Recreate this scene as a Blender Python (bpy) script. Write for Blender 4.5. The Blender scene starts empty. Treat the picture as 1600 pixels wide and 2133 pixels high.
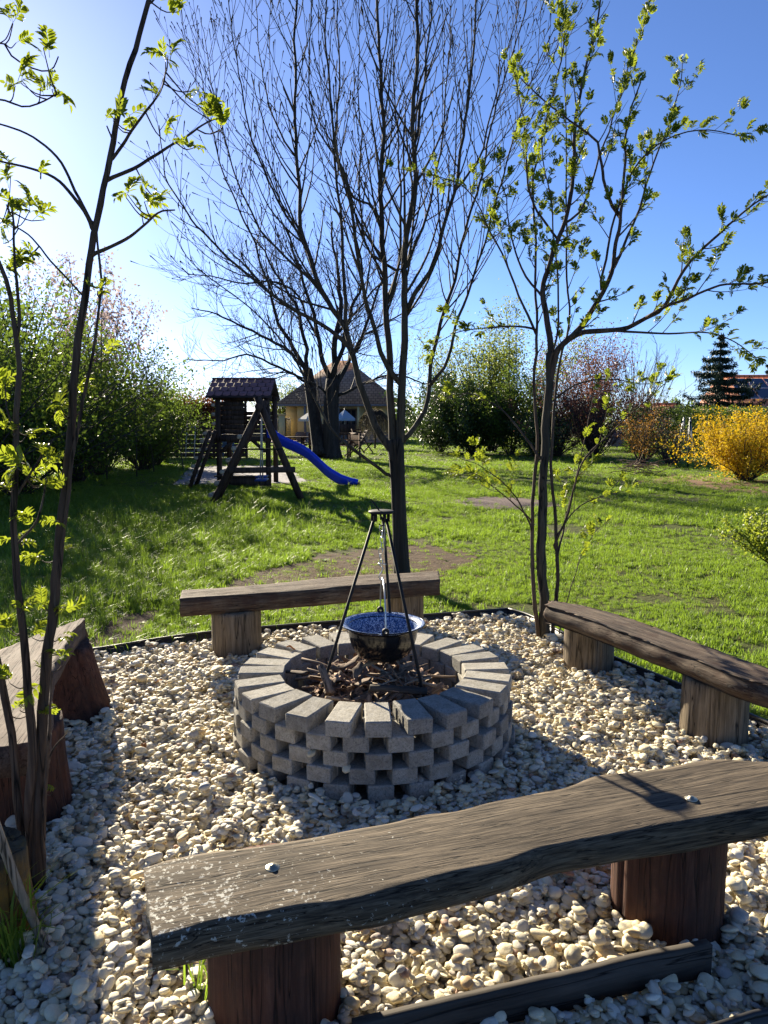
import bpy, bmesh, math, random
import numpy as np
from mathutils import Vector, Matrix, Euler
R_ = math.radians
random.seed(7)
rng = np.random.default_rng(11)
scene = bpy.context.scene
COL = scene.collection

# ------------------------------------------------------------------ camera
CAM_H, PITCH, FPX = 1.40, R_(7.0), 1560.0
cd = bpy.data.cameras.new('camera')
cam = bpy.data.objects.new('camera', cd)
COL.objects.link(cam)
cam.location = (0, 0, CAM_H)
cam.rotation_euler = (math.pi / 2 - PITCH, 0, 0)
cd.sensor_fit = 'HORIZONTAL'
cd.sensor_width = 36.0
cd.lens = 36.0 * FPX / 1600.0
cd.clip_start = 0.05
cd.clip_end = 3000
scene.camera = cam

# ------------------------------------------------------------------ sky, sun, exposure
SUN_AZ, SUN_EL = R_(-29.0), R_(21.0)          # azimuth from +Y, negative = to the left
w = bpy.data.worlds.new('World')
scene.world = w
w.use_nodes = True
wn = w.node_tree.nodes
sky = wn.new('ShaderNodeTexSky')
sky.sky_type = 'NISHITA'
sky.sun_disc = False
sky.sun_elevation = SUN_EL
sky.sun_rotation = SUN_AZ
sky.altitude = 3000
sky.air_density = 1.0
sky.dust_density = 2.5
sky.ozone_density = 6.5
bg = wn['Background']
bg.inputs['Strength'].default_value = 0.056
wb = wn.new('ShaderNodeMix'); wb.data_type = 'RGBA'; wb.blend_type = 'MULTIPLY'      # white balance of the sky light
wb.inputs[0].default_value = 1.0; wb.inputs[7].default_value = (1.05, .955, 1.0, 1)
w.node_tree.links.new(sky.outputs[0], wb.inputs[6]); w.node_tree.links.new(wb.outputs[2], bg.inputs['Color'])
sl = bpy.data.lights.new('sun', 'SUN')
sl.energy = 5.0
sl.angle = R_(0.53)
sl.color = (1.0, 0.885, 0.68)
sun = bpy.data.objects.new('sun', sl)
COL.objects.link(sun)
sdir = Vector((math.sin(SUN_AZ) * math.cos(SUN_EL), math.cos(SUN_AZ) * math.cos(SUN_EL), math.sin(SUN_EL)))
sun.rotation_euler = sdir.to_track_quat('Z', 'Y').to_euler()
sun.location = (-6, 10, 9)
vs = scene.view_settings
vs.view_transform = 'Standard'
vs.look = 'None'
vs.exposure = 1.82
vs.gamma = 1.0

# ------------------------------------------------------------------ photo geometry -> world
def ray(u, v):
    a = (u - 800) / FPX
    b = (v - 1066.5) / FPX
    return a, math.cos(PITCH) - b * math.sin(PITCH), -math.sin(PITCH) - b * math.cos(PITCH)

def G(u, v, z=0.0):
    a, b, c = ray(u, v)
    t = (z - CAM_H) / c
    return Vector((a * t, b * t, z))

def D(u, v, Y):
    a, b, c = ray(u, v)
    t = Y / b
    return Vector((a * t, Y, CAM_H + c * t))

def in_view(x, y, z, m=0.12):
    f = y * math.cos(PITCH) - (z - CAM_H) * math.sin(PITCH)
    up = y * math.sin(PITCH) + (z - CAM_H) * math.cos(PITCH)
    uu = x / np.maximum(f, .01) * FPX / 1600
    vv = up / np.maximum(f, .01) * FPX / 1600
    return (f > .2) & (np.abs(uu) < .5 + m) & (np.abs(vv) < .667 + m)

# ------------------------------------------------------------------ mesh accumulation
class Acc:
    def __init__(s):
        s.v = []; s.f = {3: [], 4: []}; s.n = 0; s.ng = []
    def add(s, v, f):
        v = np.asarray(v, float).reshape(-1, 3)
        f = np.asarray(f, int)
        if len(f):
            s.f[f.shape[1]].append(f + s.n)
        s.v.append(v); s.n += len(v)
    def box(s, c, d, M=None):
        x, y, z = d[0] / 2, d[1] / 2, d[2] / 2
        v = np.array([[i, j, k] for i in (-x, x) for j in (-y, y) for k in (-z, z)], float)
        if M is not None:
            v = v @ np.array(M.to_3x3()).T
        s.add(v + np.array(c), [[0, 1, 3, 2], [4, 6, 7, 5], [0, 4, 5, 1], [2, 3, 7, 6], [0, 2, 6, 4], [1, 5, 7, 3]])
    def beam(s, a, b, wd, ht, up=(0, 0, 1)):
        a = np.array(a, float); b = np.array(b, float)
        d = b - a; L = np.linalg.norm(d); d /= L
        upv = np.array(up, float)
        if abs(d @ upv) > .98: upv = np.array((0, 1., 0))
        sd = np.cross(d, upv); sd /= np.linalg.norm(sd)
        u = np.cross(sd, d)
        v = [p + sd * i * wd / 2 + u * j * ht / 2 for p in (a, b) for i in (-1, 1) for j in (-1, 1)]
        s.add(v, [[0, 1, 3, 2], [4, 6, 7, 5], [0, 4, 5, 1], [2, 3, 7, 6], [0, 2, 6, 4], [1, 5, 7, 3]])
    def tube(s, pts, rad, sides=6, cap=True):
        P = np.asarray(pts, float); n = len(P)
        r = np.broadcast_to(np.asarray(rad, float), (n,))
        T = np.gradient(P, axis=0)
        T /= np.linalg.norm(T, axis=1)[:, None] + 1e-12
        d = P[-1] - P[0]
        ref = np.eye(3)[np.argmin(np.abs(d))]
        A = np.cross(T, ref); A /= np.linalg.norm(A, axis=1)[:, None] + 1e-12
        B = np.cross(T, A)
        th = np.arange(sides) * 2 * math.pi / sides
        V = P[:, None, :] + r[:, None, None] * (np.cos(th)[None, :, None] * A[:, None, :] + np.sin(th)[None, :, None] * B[:, None, :])
        i = np.arange(n - 1)[:, None] * sides; j = np.arange(sides)[None, :]; k = (j + 1) % sides
        F = np.stack([i + j, i + k, i + sides + k, i + sides + j], -1).reshape(-1, 4)
        s.add(V.reshape(-1, 3), F)
        if cap:
            base = s.n - n * sides
            for row, flip in ((0, 1), (n - 1, 0)):
                if r[row] > .004:
                    c0 = s.n
                    s.add([P[row]], np.zeros((0, 3), int))
                    tri = [[c0, base + row * sides + (q if not flip else (q + 1) % sides), base + row * sides + ((q + 1) % sides if not flip else q)] for q in range(sides)]
                    s.f[3].append(np.array(tri))
    def lathe(s, prof, c=(0, 0, 0), seg=24):
        P = np.array(prof, float); n = len(P)
        th = np.arange(seg) * 2 * math.pi / seg
        V = np.stack([P[:, 0:1] * np.cos(th), P[:, 0:1] * np.sin(th), np.repeat(P[:, 1:2], seg, 1)], -1) + np.array(c)
        i = np.arange(n - 1)[:, None] * seg; j = np.arange(seg)[None, :]; k = (j + 1) % seg
        s.add(V.reshape(-1, 3), np.stack([i + j, i + k, i + seg + k, i + seg + j], -1).reshape(-1, 4))
    def mesh(s, name, off=(0, 0, 0), smooth=False):
        V = np.concatenate(s.v) - np.array(off) if s.v else np.zeros((0, 3))
        f3 = np.concatenate(s.f[3]) if s.f[3] else np.zeros((0, 3), int)
        f4 = np.concatenate(s.f[4]) if s.f[4] else np.zeros((0, 4), int)
        me = bpy.data.meshes.new(name)
        me.vertices.add(len(V)); me.vertices.foreach_set('co', V.ravel().astype(np.float32))
        li = np.concatenate([f3.ravel(), f4.ravel()]).astype(np.int32)
        me.loops.add(len(li)); me.loops.foreach_set('vertex_index', li)
        ls = np.concatenate([np.arange(len(f3)) * 3, len(f3) * 3 + np.arange(len(f4)) * 4]).astype(np.int32)
        me.polygons.add(len(ls)); me.polygons.foreach_set('loop_start', ls)
        if smooth:
            me.polygons.foreach_set('use_smooth', np.ones(len(ls), bool))
        me.update(calc_edges=True)
        return me

WOFF = {}
def link(name, me, mat, parent=None, loc=(0, 0, 0), rot=None):
    o = bpy.data.objects.new(name, me)
    COL.objects.link(o)
    if me is not None and mat is not None and len(me.materials) == 0:
        me.materials.append(mat)
    o.location = loc
    if rot is not None: o.rotation_euler = rot
    if parent is not None: o.parent = parent
    return o

def put(name, acc, mat, parent=None, smooth=False, base=None):
    """mesh given in world coordinates; parent is an unrotated Empty or mesh whose world offset is known"""
    pw = WOFF.get(parent.as_pointer(), Vector((0, 0, 0))) if parent is not None else Vector((0, 0, 0))
    b = Vector(base) if base is not None else Vector(pw)
    o = link(name, acc.mesh(name, off=b, smooth=smooth), mat, parent, loc=b - pw)
    WOFF[o.as_pointer()] = b
    return o

def tag(o, label=None, cat=None, group=None, kind=None):
    if label: o['label'] = label
    if cat: o['category'] = cat
    if group: o['group'] = group
    if kind: o['kind'] = kind
    return o

def thing(name, label, cat, loc, group=None):
    o = bpy.data.objects.new(name, None)
    COL.objects.link(o)
    o.location = loc
    o.empty_display_size = .1
    WOFF[o.as_pointer()] = Vector(loc)
    return tag(o, label, cat, group)

_ph = rng.uniform(0, 6.28, 64); _kd = rng.normal(size=(64, 3)); _kd /= np.linalg.norm(_kd, axis=1)[:, None]
def wob(P, f=1.0, seed=0, oct=3):
    """cheap smooth pseudo-noise, about -1..1"""
    P = np.asarray(P, float); out = 0; a = 1.0; tot = 0
    for o in range(oct):
        for k in range(4):
            q = (seed * 7 + o * 4 + k) % 64
            out = out + a * np.sin((P @ _kd[q]) * f * 2.7 * (1 + .23 * k) + _ph[q] + seed)
        tot += a * 2.2; a *= .5; f *= 2.1
    return out / tot

def crom(pts, n):
    P = np.asarray([tuple(p) for p in pts], float)
    if len(P) < 3:
        t = np.linspace(0, 1, n)[:, None]; return P[0] * (1 - t) + P[-1] * t
    Q = np.vstack([2 * P[0] - P[1], P, 2 * P[-1] - P[-2]])
    L = np.r_[0, np.cumsum(np.linalg.norm(np.diff(P, axis=0), axis=1))]
    s = np.linspace(0, L[-1], n); k = np.clip(np.searchsorted(L, s, 'right') - 1, 0, len(P) - 2)
    t = ((s - L[k]) / (L[k + 1] - L[k] + 1e-9))[:, None]
    a, b, c, d = Q[k], Q[k + 1], Q[k + 2], Q[k + 3]
    return .5 * (2 * b + (c - a) * t + (2 * a - 5 * b + 4 * c - d) * t ** 2 + (3 * b - a - 3 * c + d) * t ** 3)

# ------------------------------------------------------------------ materials
def new_mat(name):
    m = bpy.data.materials.new(name); m.use_nodes = True
    nt = m.node_tree
    return m, nt, nt.nodes['Principled BSDF']

def N(nt, t, **kw):
    n = nt.nodes.new(t)
    for k, v in kw.items():
        if k.startswith('i_'): n.inputs[k[2:].replace('_', ' ')].default_value = v
        else: setattr(n, k, v)
    return n

def ramp(nt, fac, stops):
    r = nt.nodes.new('ShaderNodeValToRGB'); e = r.color_ramp.elements
    while len(e) < len(stops): e.new(.5)
    for el, (p, c) in zip(e, stops):
        el.position = p; el.color = (*c, 1) if len(c) == 3 else c
    nt.links.new(fac, r.inputs[0]); return r.outputs[0]

def coords(nt, kind='Object', scale=(1, 1, 1), jitter=False):
    tc = nt.nodes.new('ShaderNodeTexCoord'); mp = nt.nodes.new('ShaderNodeMapping')
    mp.inputs['Scale'].default_value = scale
    src = tc.outputs[kind]
    nt.links.new(src, mp.inputs[0])
    if jitter:
        oi = nt.nodes.new('ShaderNodeObjectInfo'); ml = N(nt, 'ShaderNodeVectorMath', operation='SCALE')
        cb = nt.nodes.new('ShaderNodeCombineXYZ')
        for k in range(3): nt.links.new(oi.outputs['Random'], cb.inputs[k])
        nt.links.new(cb.outputs[0], ml.inputs[0]); ml.inputs['Scale'].default_value = 37.0
        nt.links.new(ml.outputs[0], mp.inputs['Location'])
    return mp.outputs[0]

def noise(nt, vec, scale, detail=6, rough=.6, out='Fac', dist=0):
    n = N(nt, 'ShaderNodeTexNoise'); n.inputs['Scale'].default_value = scale
    n.inputs['Detail'].default_value = detail; n.inputs['Roughness'].default_value = rough; n.inputs['Distortion'].default_value = dist
    nt.links.new(vec, n.inputs['Vector']); return n.outputs[out]

def mix(nt, a, b, fac, blend='MIX'):
    m = N(nt, 'ShaderNodeMix', data_type='RGBA', blend_type=blend)
    for s, x in ((m.inputs[6], a), (m.inputs[7], b), (m.inputs[0], fac)):
        if isinstance(x, (tuple, list)): s.default_value = (*x, 1) if len(x) == 3 else x
        elif isinstance(x, (int, float)): s.default_value = x
        else: nt.links.new(x, s)
    return m.outputs[2]

def mathn(nt, op, a, b=0.0, clamp=False):
    m = N(nt, 'ShaderNodeMath', operation=op, use_clamp=clamp)
    for s, x in ((m.inputs[0], a), (m.inputs[1], b)):
        if isinstance(x, (int, float)): s.default_value = x
        else: nt.links.new(x, s)
    return m.outputs[0]

def bump(nt, p, h, strength=.4, dist=.01, normal=None):
    b = N(nt, 'ShaderNodeBump'); b.inputs['Strength'].default_value = strength; b.inputs['Distance'].default_value = dist
    nt.links.new(h, b.inputs['Height'])
    if normal is not None: nt.links.new(normal, b.inputs['Normal'])
    nt.links.new(b.outputs[0], p.inputs['Normal']); return b.outputs[0]

def mat_plain(name, col, rough=.6, metal=0, nscale=0, namt=.25, bumpd=0, spec=.5):
    m, nt, p = new_mat(name)
    p.inputs['Roughness'].default_value = rough; p.inputs['Metallic'].default_value = metal
    p.inputs['Specular IOR Level'].default_value = spec
    if nscale:
        f = noise(nt, coords(nt, jitter=True), nscale)
        c = ramp(nt, f, [(.3, tuple(x * (1 - namt) for x in col)), (.7, tuple(min(1, x * (1 + namt)) for x in col))])
        nt.links.new(c, p.inputs['Base Color'])
        if bumpd: bump(nt, p, f, .6, bumpd)
    else:
        p.inputs['Base Color'].default_value = (*col, 1)
    return m

def mat_leaf(name, c1, c2, trans=.45, tcol=None, rough=.5, pos=0.0, spec=.3):
    """leaf: reflecting and letting light through; colour varies per leaf / instance"""
    m, nt, p = new_mat(name)
    oi = nt.nodes.new('ShaderNodeObjectInfo')
    geo = nt.nodes.new('ShaderNodeNewGeometry')
    rnd = mathn(nt, 'FRACT', mathn(nt, 'ADD', oi.outputs['Random'], geo.outputs['Random Per Island']))
    if pos:
        nz = noise(nt, geo.outputs['Position'], pos, 3, .6)
        rnd = mathn(nt, 'ADD', mathn(nt, 'MULTIPLY', rnd, .45), mathn(nt, 'MULTIPLY_ADD', nz, 1.5) if False else mathn(nt, 'MULTIPLY', mathn(nt, 'SUBTRACT', nz, .18), 1.0), True)
    c = ramp(nt, rnd, [(.05, c1), (.95, c2)])
    nt.links.new(c, p.inputs['Base Color'])
    p.inputs['Roughness'].default_value = rough
    p.inputs['Specular IOR Level'].default_value = spec
    tr = nt.nodes.new('ShaderNodeBsdfTranslucent')
    if tcol is None: nt.links.new(c, tr.inputs[0])
    else: nt.links.new(mix(nt, c, tcol, .75), tr.inputs[0])
    ms = nt.nodes.new('ShaderNodeMixShader'); ms.inputs[0].default_value = trans
    nt.links.new(p.outputs[0], ms.inputs[1]); nt.links.new(tr.outputs[0], ms.inputs[2])
    nt.links.new(ms.outputs[0], nt.nodes['Material Output'].inputs[0])
    return m

def mat_wood(name, dark, mid, light, axis=0, grain=60, rough=.85, lichen=0.0, bumpd=.006, stain=None, fine=1.0, crack=.016):
    m, nt, p = new_mat(name)
    sc = [grain * fine] * 3; sc[axis] = grain * .05
    v = coords(nt, scale=tuple(sc), jitter=True)
    g = noise(nt, v, 1.0, 8, .65, dist=.6)
    sc2 = [grain * .22] * 3; sc2[axis] = grain * .02
    g2 = noise(nt, coords(nt, scale=tuple(sc2), jitter=True), 1.0, 4, .6, dist=1.2)
    big = noise(nt, coords(nt, jitter=True), 4.0, 5, .6)
    gg = mathn(nt, 'ADD', mathn(nt, 'MULTIPLY', g, .6), mathn(nt, 'MULTIPLY', g2, .4))
    c = ramp(nt, gg, [(.36, dark), (.49, mid), (.66, light)])
    c = mix(nt, c, tuple(x * .55 for x in mid), mathn(nt, 'MULTIPLY', mathn(nt, 'SUBTRACT', big, .45, True), 1.6, True))
    sc3 = [grain * .30] * 3; sc3[axis] = grain * .012
    g3 = noise(nt, coords(nt, scale=tuple(sc3), jitter=True), 1.0, 3, .55, dist=.35)
    ck = mathn(nt, 'ABSOLUTE', mathn(nt, 'SUBTRACT', g3, .5))
    ckm = ramp(nt, ck, [(.0, (1, 1, 1)), (crack, (0, 0, 0))])
    c = mix(nt, c, tuple(x * .22 for x in dark), ckm)
    gg = mathn(nt, 'SUBTRACT', gg, mathn(nt, 'MULTIPLY', ckm, .5))
    if stain:
        st = noise(nt, coords(nt, jitter=True), 9.0, 6, .7)
        c = mix(nt, c, stain, ramp(nt, st, [(.42, (0, 0, 0)), (.62, (.75, .75, .75))]))
    if lichen:
        vc = coords(nt)
        n1 = noise(nt, vc, 75, 8, .7); n2 = noise(nt, vc, 9, 4, .6)
        sx = nt.nodes.new('ShaderNodeSeparateXYZ'); nt.links.new(coords(nt), sx.inputs[0])
        grad = mathn(nt, 'MULTIPLY_ADD', sx.outputs[0], -.16)
        k = mathn(nt, 'ADD', mathn(nt, 'ADD', n1, mathn(nt, 'MULTIPLY', n2, .35)), mathn(nt, 'MULTIPLY', sx.outputs[0], -.20))
        lm = ramp(nt, k, [(.77 - lichen, (0, 0, 0)), (.80 - lichen, (1, 1, 1))])
        c = mix(nt, c, (.42, .41, .36), lm)
    nt.links.new(c, p.inputs['Base Color'])
    p.inputs['Roughness'].default_value = rough
    p.inputs['Specular IOR Level'].default_value = .25
    bump(nt, p, gg, .9, bumpd)
    return m

# ------------------------------------------------------------------ shared materials
M_soil = mat_plain('soil', (.070, .046, .028), .95, nscale=14, namt=.5, bumpd=.03, spec=.1)
M_ash = mat_plain('ash_soil', (.045, .037, .03), .95, nscale=20, namt=.5, bumpd=.02, spec=.1)
M_iron = mat_plain('black_iron', (.010, .010, .010), .65, .0, nscale=40, namt=.3, spec=.25)
M_edge = mat_plain('black_plastic', (.012, .012, .013), .5)
M_zinc = mat_plain('zinc_wire', (.55, .55, .54), .32, 1.0, nscale=80, namt=.15)
M_bark = mat_wood('smooth_bark', (.020, .017, .012), (.052, .043, .030), (.095, .080, .055), axis=2, grain=45, bumpd=.01)
M_barkd = mat_wood('dark_bark', (.012, .010, .008), (.030, .025, .020), (.060, .050, .040), axis=2, grain=22, bumpd=.03)
M_barkr = mat_wood('rowan_bark', (.030, .020, .014), (.075, .050, .034), (.14, .10, .07), axis=2, grain=50, bumpd=.004)
M_twig = mat_plain('twig_bark', (.040, .030, .025), .8, nscale=30, namt=.4)
M_plank = mat_wood('weathered_plank', (.016, .012, .009), (.082, .062, .041), (.19, .148, .10), axis=0, grain=150, lichen=.045, bumpd=.005)
M_plank2 = mat_wood('weathered_plank_brown', (.028, .019, .013), (.085, .060, .040), (.20, .155, .11), axis=0, grain=120, bumpd=.007, stain=(.05, .025, .015))
M_plank3 = mat_wood('red_stained_plank', (.04, .026, .020), (.105, .075, .058), (.18, .135, .108), axis=0, grain=120, bumpd=.004, stain=(.075, .040, .029))
M_stump = mat_wood('grey_stump', (.045, .032, .020), (.15, .115, .075), (.27, .215, .15), axis=2, grain=110, bumpd=.007)
M_stumpr = mat_wood('red_stained_stump', (.030, .012, .008), (.075, .030, .018), (.14, .066, .042), axis=2, grain=90, bumpd=.006, stain=(.045, .024, .017))
M_board = mat_wood('dark_board', (.022, .018, .015), (.050, .042, .034), (.085, .074, .062), axis=0, grain=60, bumpd=.004)
M_play = mat_wood('brown_stained_timber', (.024, .014, .010), (.060, .036, .025), (.11, .068, .048), axis=2, grain=30, bumpd=.004)

def mat_concrete():
    m, nt, p = new_mat('grey_concrete')
    v = coords(nt, jitter=True)
    a = noise(nt, v, 420, 3, .7); b = noise(nt, v, 22, 6, .65)
    c = ramp(nt, a, [(.28, (.19, .182, .16)), (.5, (.36, .345, .305)), (.75, (.52, .495, .44))])
    d_ = noise(nt, v, 110, 4, .7)
    c = mix(nt, c, (.13, .125, .11), ramp(nt, d_, [(.50, (0, 0, 0)), (.66, (.75, .75, .75))]))
    c = mix(nt, c, (.19, .17, .135), mathn(nt, 'MULTIPLY', mathn(nt, 'SUBTRACT', b, .42, True), 2.4, True))
    oi = nt.nodes.new('ShaderNodeObjectInfo')
    c = mix(nt, c, ramp(nt, oi.outputs['Random'], [(0, (.72, .72, .72)), (1, (1.12, 1.1, 1.06))]), 1.0, 'MULTIPLY')
    nt.links.new(c, p.inputs['Base Color']); p.inputs['Roughness'].default_value = .9
    p.inputs['Specular IOR Level'].default_value = .2
    hh = mathn(nt, 'ADD', mathn(nt, 'ADD', mathn(nt, 'MULTIPLY', a, .3), mathn(nt, 'MULTIPLY', d_, -.6)), b)
    bump(nt, p, hh, .7, .007)
    return m
M_conc = mat_concrete()

def mat_pebble():
    m, nt, p = new_mat('river_pebble')
    oi = nt.nodes.new('ShaderNodeObjectInfo')
    c = ramp(nt, oi.outputs['Random'], [(.0, (.56, .48, .30)), (.14, (.72, .64, .42)), (.30, (.48, .445, .37)), (.46, (.76, .71, .56)), (.60, (.62, .50, .26)), (.72, (.36, .345, .32)), (.84, (.70, .62, .40)), (.93, (.50, .33, .13)), (.98, (.13, .12, .115)), (1, (.32, .15, .07))])
    v = coords(nt, jitter=True)
    a = noise(nt, v, 1.4, 6, .65); b = noise(nt, v, 7, 5, .7)
    c = mix(nt, c, (.78, .74, .62), ramp(nt, a, [(.42, (0, 0, 0)), (.8, (.45, .45, .45))]))
    c = mix(nt, c, (.42, .31, .17), ramp(nt, b, [(.52, (0, 0, 0)), (.80, (.55, .55, .55))]))
    nt.links.new(c, p.inputs['Base Color']); p.inputs['Roughness'].default_value = .62
    p.inputs['Specular IOR Level'].default_value = .3
    bump(nt, p, b, .25, .06)
    return m
M_peb = mat_pebble()

def mat_ground():
    m, nt, p = new_mat('lawn_soil')
    geo = nt.nodes.new('ShaderNodeNewGeometry')
    a = noise(nt, geo.outputs['Position'], .9, 6, .65); b = noise(nt, geo.outputs['Position'], 14, 6, .7)
    c = ramp(nt, b, [(.3, (.035, .045, .014)), (.55, (.070, .085, .022)), (.8, (.12, .11, .045))])
    c = mix(nt, c, (.10, .078, .045), ramp(nt, a, [(.52, (0, 0, 0)), (.68, (.8, .8, .8))]))
    nt.links.new(c, p.inputs['Base Color']); p.inputs['Roughness'].default_value = .95
    p.inputs['Specular IOR Level'].default_value = .1
    bump(nt, p, b, .8, .05)
    return m
M_ground = mat_ground()

# ------------------------------------------------------------------ instancing of uncountable stuff
def instancer(name, protos, P, Rt, S, I, parent=None):
    me = bpy.data.meshes.new(name)
    n = len(P)
    me.vertices.add(n); me.vertices.foreach_set('co', np.asarray(P, np.float32).ravel())
    for nm, arr, ty in (('rot', Rt, 'FLOAT_VECTOR'), ('scl', S, 'FLOAT_VECTOR')):
        at = me.attributes.new(nm, ty, 'POINT'); at.data.foreach_set('vector', np.asarray(arr, np.float32).ravel())
    at = me.attributes.new('idx', 'INT', 'POINT'); at.data.foreach_set('value', np.asarray(I, np.int32))
    o = link(name, me, None, parent)
    ng = bpy.data.node_groups.new(name + '_scatter', 'GeometryNodeTree')
    ng.interface.new_socket('Geometry', in_out='INPUT', socket_type='NodeSocketGeometry')
    ng.interface.new_socket('Geometry', in_out='OUTPUT', socket_type='NodeSocketGeometry')
    gi = ng.nodes.new('NodeGroupInput'); go = ng.nodes.new('NodeGroupOutput')
    ip = ng.nodes.new('GeometryNodeInstanceOnPoints'); jn = ng.nodes.new('GeometryNodeJoinGeometry')
    L = ng.links.new
    for pr in reversed(protos):
        oi = ng.nodes.new('GeometryNodeObjectInfo'); oi.inputs['Object'].default_value = pr
        oi.inputs['As Instance'].default_value = True
        L(oi.outputs['Geometry'], jn.inputs[0])
    ip.inputs['Pick Instance'].default_value = True
    L(gi.outputs[0], ip.inputs['Points']); L(jn.outputs[0], ip.inputs['Instance'])
    for nm, ty, sk in (('idx', 'INT', 'Instance Index'), ('rot', 'FLOAT_VECTOR', 'Rotation'), ('scl', 'FLOAT_VECTOR', 'Scale')):
        na = ng.nodes.new('GeometryNodeInputNamedAttribute'); na.data_type = ty
        na.inputs['Name'].default_value = nm
        L(na.outputs[0], ip.inputs[sk])
    L(ip.outputs[0], go.inputs[0])
    md = o.modifiers.new('scatter', 'NODES'); md.node_group = ng
    return tag(o, kind='stuff')

def proto(name, me, mat):
    me.materials.append(mat)
    return bpy.data.objects.new(name, me)          # not linked to the scene: only a shape to repeat

# ------------------------------------------------------------------ ground, gravel bed, dirt
def poly_sheet(name, pts, z, mat, wobble=0.0, seed=0, kind='structure', dense=0.15):
    P = [np.array((p[0], p[1], z)) for p in pts]
    ring = []
    for a, b in zip(P, P[1:] + P[:1]):
        k = max(1, int(np.linalg.norm(b - a) / dense))
        for i in range(k): ring.append(a + (b - a) * i / k)
    ring = np.array(ring); c = ring.mean(0)
    if wobble:
        d = ring - c; ring = c + d * (1 + wobble * wob(ring, 1.2, seed))[:, None]
    ac = Acc(); ac.add(np.vstack([[c], ring]), [[0, 1 + i, 1 + (i + 1) % len(ring)] for i in range(len(ring))])
    return tag(put(name, ac, mat), kind=kind)

ac = Acc()
ac.add([(-400, -60, -.03), (400, -60, -.03), (400, 900, -.03), (-400, 900, -.03)], [[0, 1, 2, 3]])
ground = tag(put('ground', ac, M_ground), kind='structure')

BED = [(-3.2, 3.55), (-1.80, 4.30), (-1.02, 4.74), (.90, 5.30), (1.02, 5.12), (1.32, 4.20), (1.58, 3.62), (2.12, 2.30), (1.06, 1.655), (.70, 1.515), (-.7, .95), (-3.2, 1.0)]
BEDA = np.array(BED)
def inside(P, poly):
    x, y = P[:, 0], P[:, 1]; r = np.zeros(len(P), bool)
    for (x1, y1), (x2, y2) in zip(poly, np.roll(poly, -1, 0)):
        c = ((y1 > y) != (y2 > y)) & (x < (x2 - x1) * (y - y1) / (y2 - y1 + 1e-12) + x1)
        r ^= c
    return r
ac = Acc(); n = len(BED)
ac.add([(0, 2.8, -.022)] + [(x, y, -.022) for x, y in BED], [[0, 1 + i, 1 + (i + 1) % n] for i in range(n)])
M_bedbase = mat_plain('gravel_fines', (.24, .21, .16), .9, nscale=60, namt=.5, bumpd=.01)
bed = tag(put('gravel_bed', ac, M_bedbase), kind='structure')

# black plastic lawn edging round the bed
def edging(pts, label):
    ac = Acc(); P = crom([(x, y, .008) for x, y in pts], max(12, len(pts) * 10)) if len(pts) > 2 else np.array([(x, y, .008) for x, y in pts])
    T = np.gradient(P, axis=0); T /= np.linalg.norm(T, axis=1)[:, None]; S = np.stack([-T[:, 1], T[:, 0], 0 * T[:, 0]], 1) * .005
    V = np.stack([P - S - [0, 0, .08], P + S - [0, 0, .08], P + S + [0, 0, .03], P - S + [0, 0, .03]], 1).reshape(-1, 3)
    i = np.arange(len(P) - 1)[:, None] * 4; j = np.arange(4)[None, :]; k = (j + 1) % 4
    ac.add(V, np.stack([i + j, i + k, i + 4 + k, i + 4 + j], -1).reshape(-1, 4))
    ac.tube(P + [0, 0, .035], .009, 6)
    tag(put('lawn_edging', ac, M_edge, base=tuple(P[0])), label, 'edging', 'black lawn edging strips')
edging(BED[0:4], 'black plastic lawn edging behind the bench by the big bare tree')
edging([BED[3], BED[4], (1.14, 4.72), BED[5], BED[6], BED[7]], 'black plastic lawn edging running under the narrow rounded bench')
edging([BED[7], BED[8], BED[9], BED[10]], 'black plastic lawn edging on the outer side of the wide lichen bench')

poly_sheet('dirt_patch', [Vector((-.38 + (q.x + .38) * 1.2, 6.9 + (q.y - 6.9) * 1.3, 0)) for q in (G(470, 1225), G(560, 1185), G(700, 1150), G(860, 1140), G(950, 1165), G(900, 1195), G(700, 1225), G(560, 1250))], -.024, M_soil, .22, 3, dense=.05)
poly_sheet('dirt_patch', [G(925, 1040), G(1010, 1031), G(1130, 1038), G(1180, 1050), G(1090, 1058), G(980, 1057)], -.022, mat_plain('mulch', (.085, .05, .042), .95, nscale=30, namt=.5, bumpd=.03), .08, 5)
poly_sheet('dirt_patch', [G(150, 1345), G(250, 1275), G(330, 1265), G(300, 1325), G(200, 1358)], -.021, M_soil, .12, 8)
PATCH = [np.array([G(470, 1225)[:2], G(560, 1185)[:2], G(700, 1150)[:2], G(860, 1140)[:2], G(950, 1165)[:2], G(900, 1195)[:2], G(700, 1225)[:2], G(560, 1250)[:2]]),
         np.array([G(925, 1040)[:2], G(1010, 1031)[:2], G(1130, 1038)[:2], G(1180, 1050)[:2], G(1090, 1058)[:2], G(980, 1057)[:2]]),
         np.array([G(150, 1345)[:2], G(250, 1275)[:2], G(330, 1265)[:2], G(300, 1325)[:2], G(200, 1358)[:2]])]
_c = PATCH[0].mean(0); PATCH[0] = _c + (PATCH[0] - _c) * [1.15, 1.25]
PAD = [G(360, 1008), G(398, 970), G(600, 968), G(640, 1003)]
poly_sheet('gravel_pad', PAD, -.02, mat_plain('grey_gravel', (.20, .185, .19), .9, nscale=25, namt=.6, bumpd=.03), .02, 2)
PATCH.append(np.array([p[:2] for p in PAD]))
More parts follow.
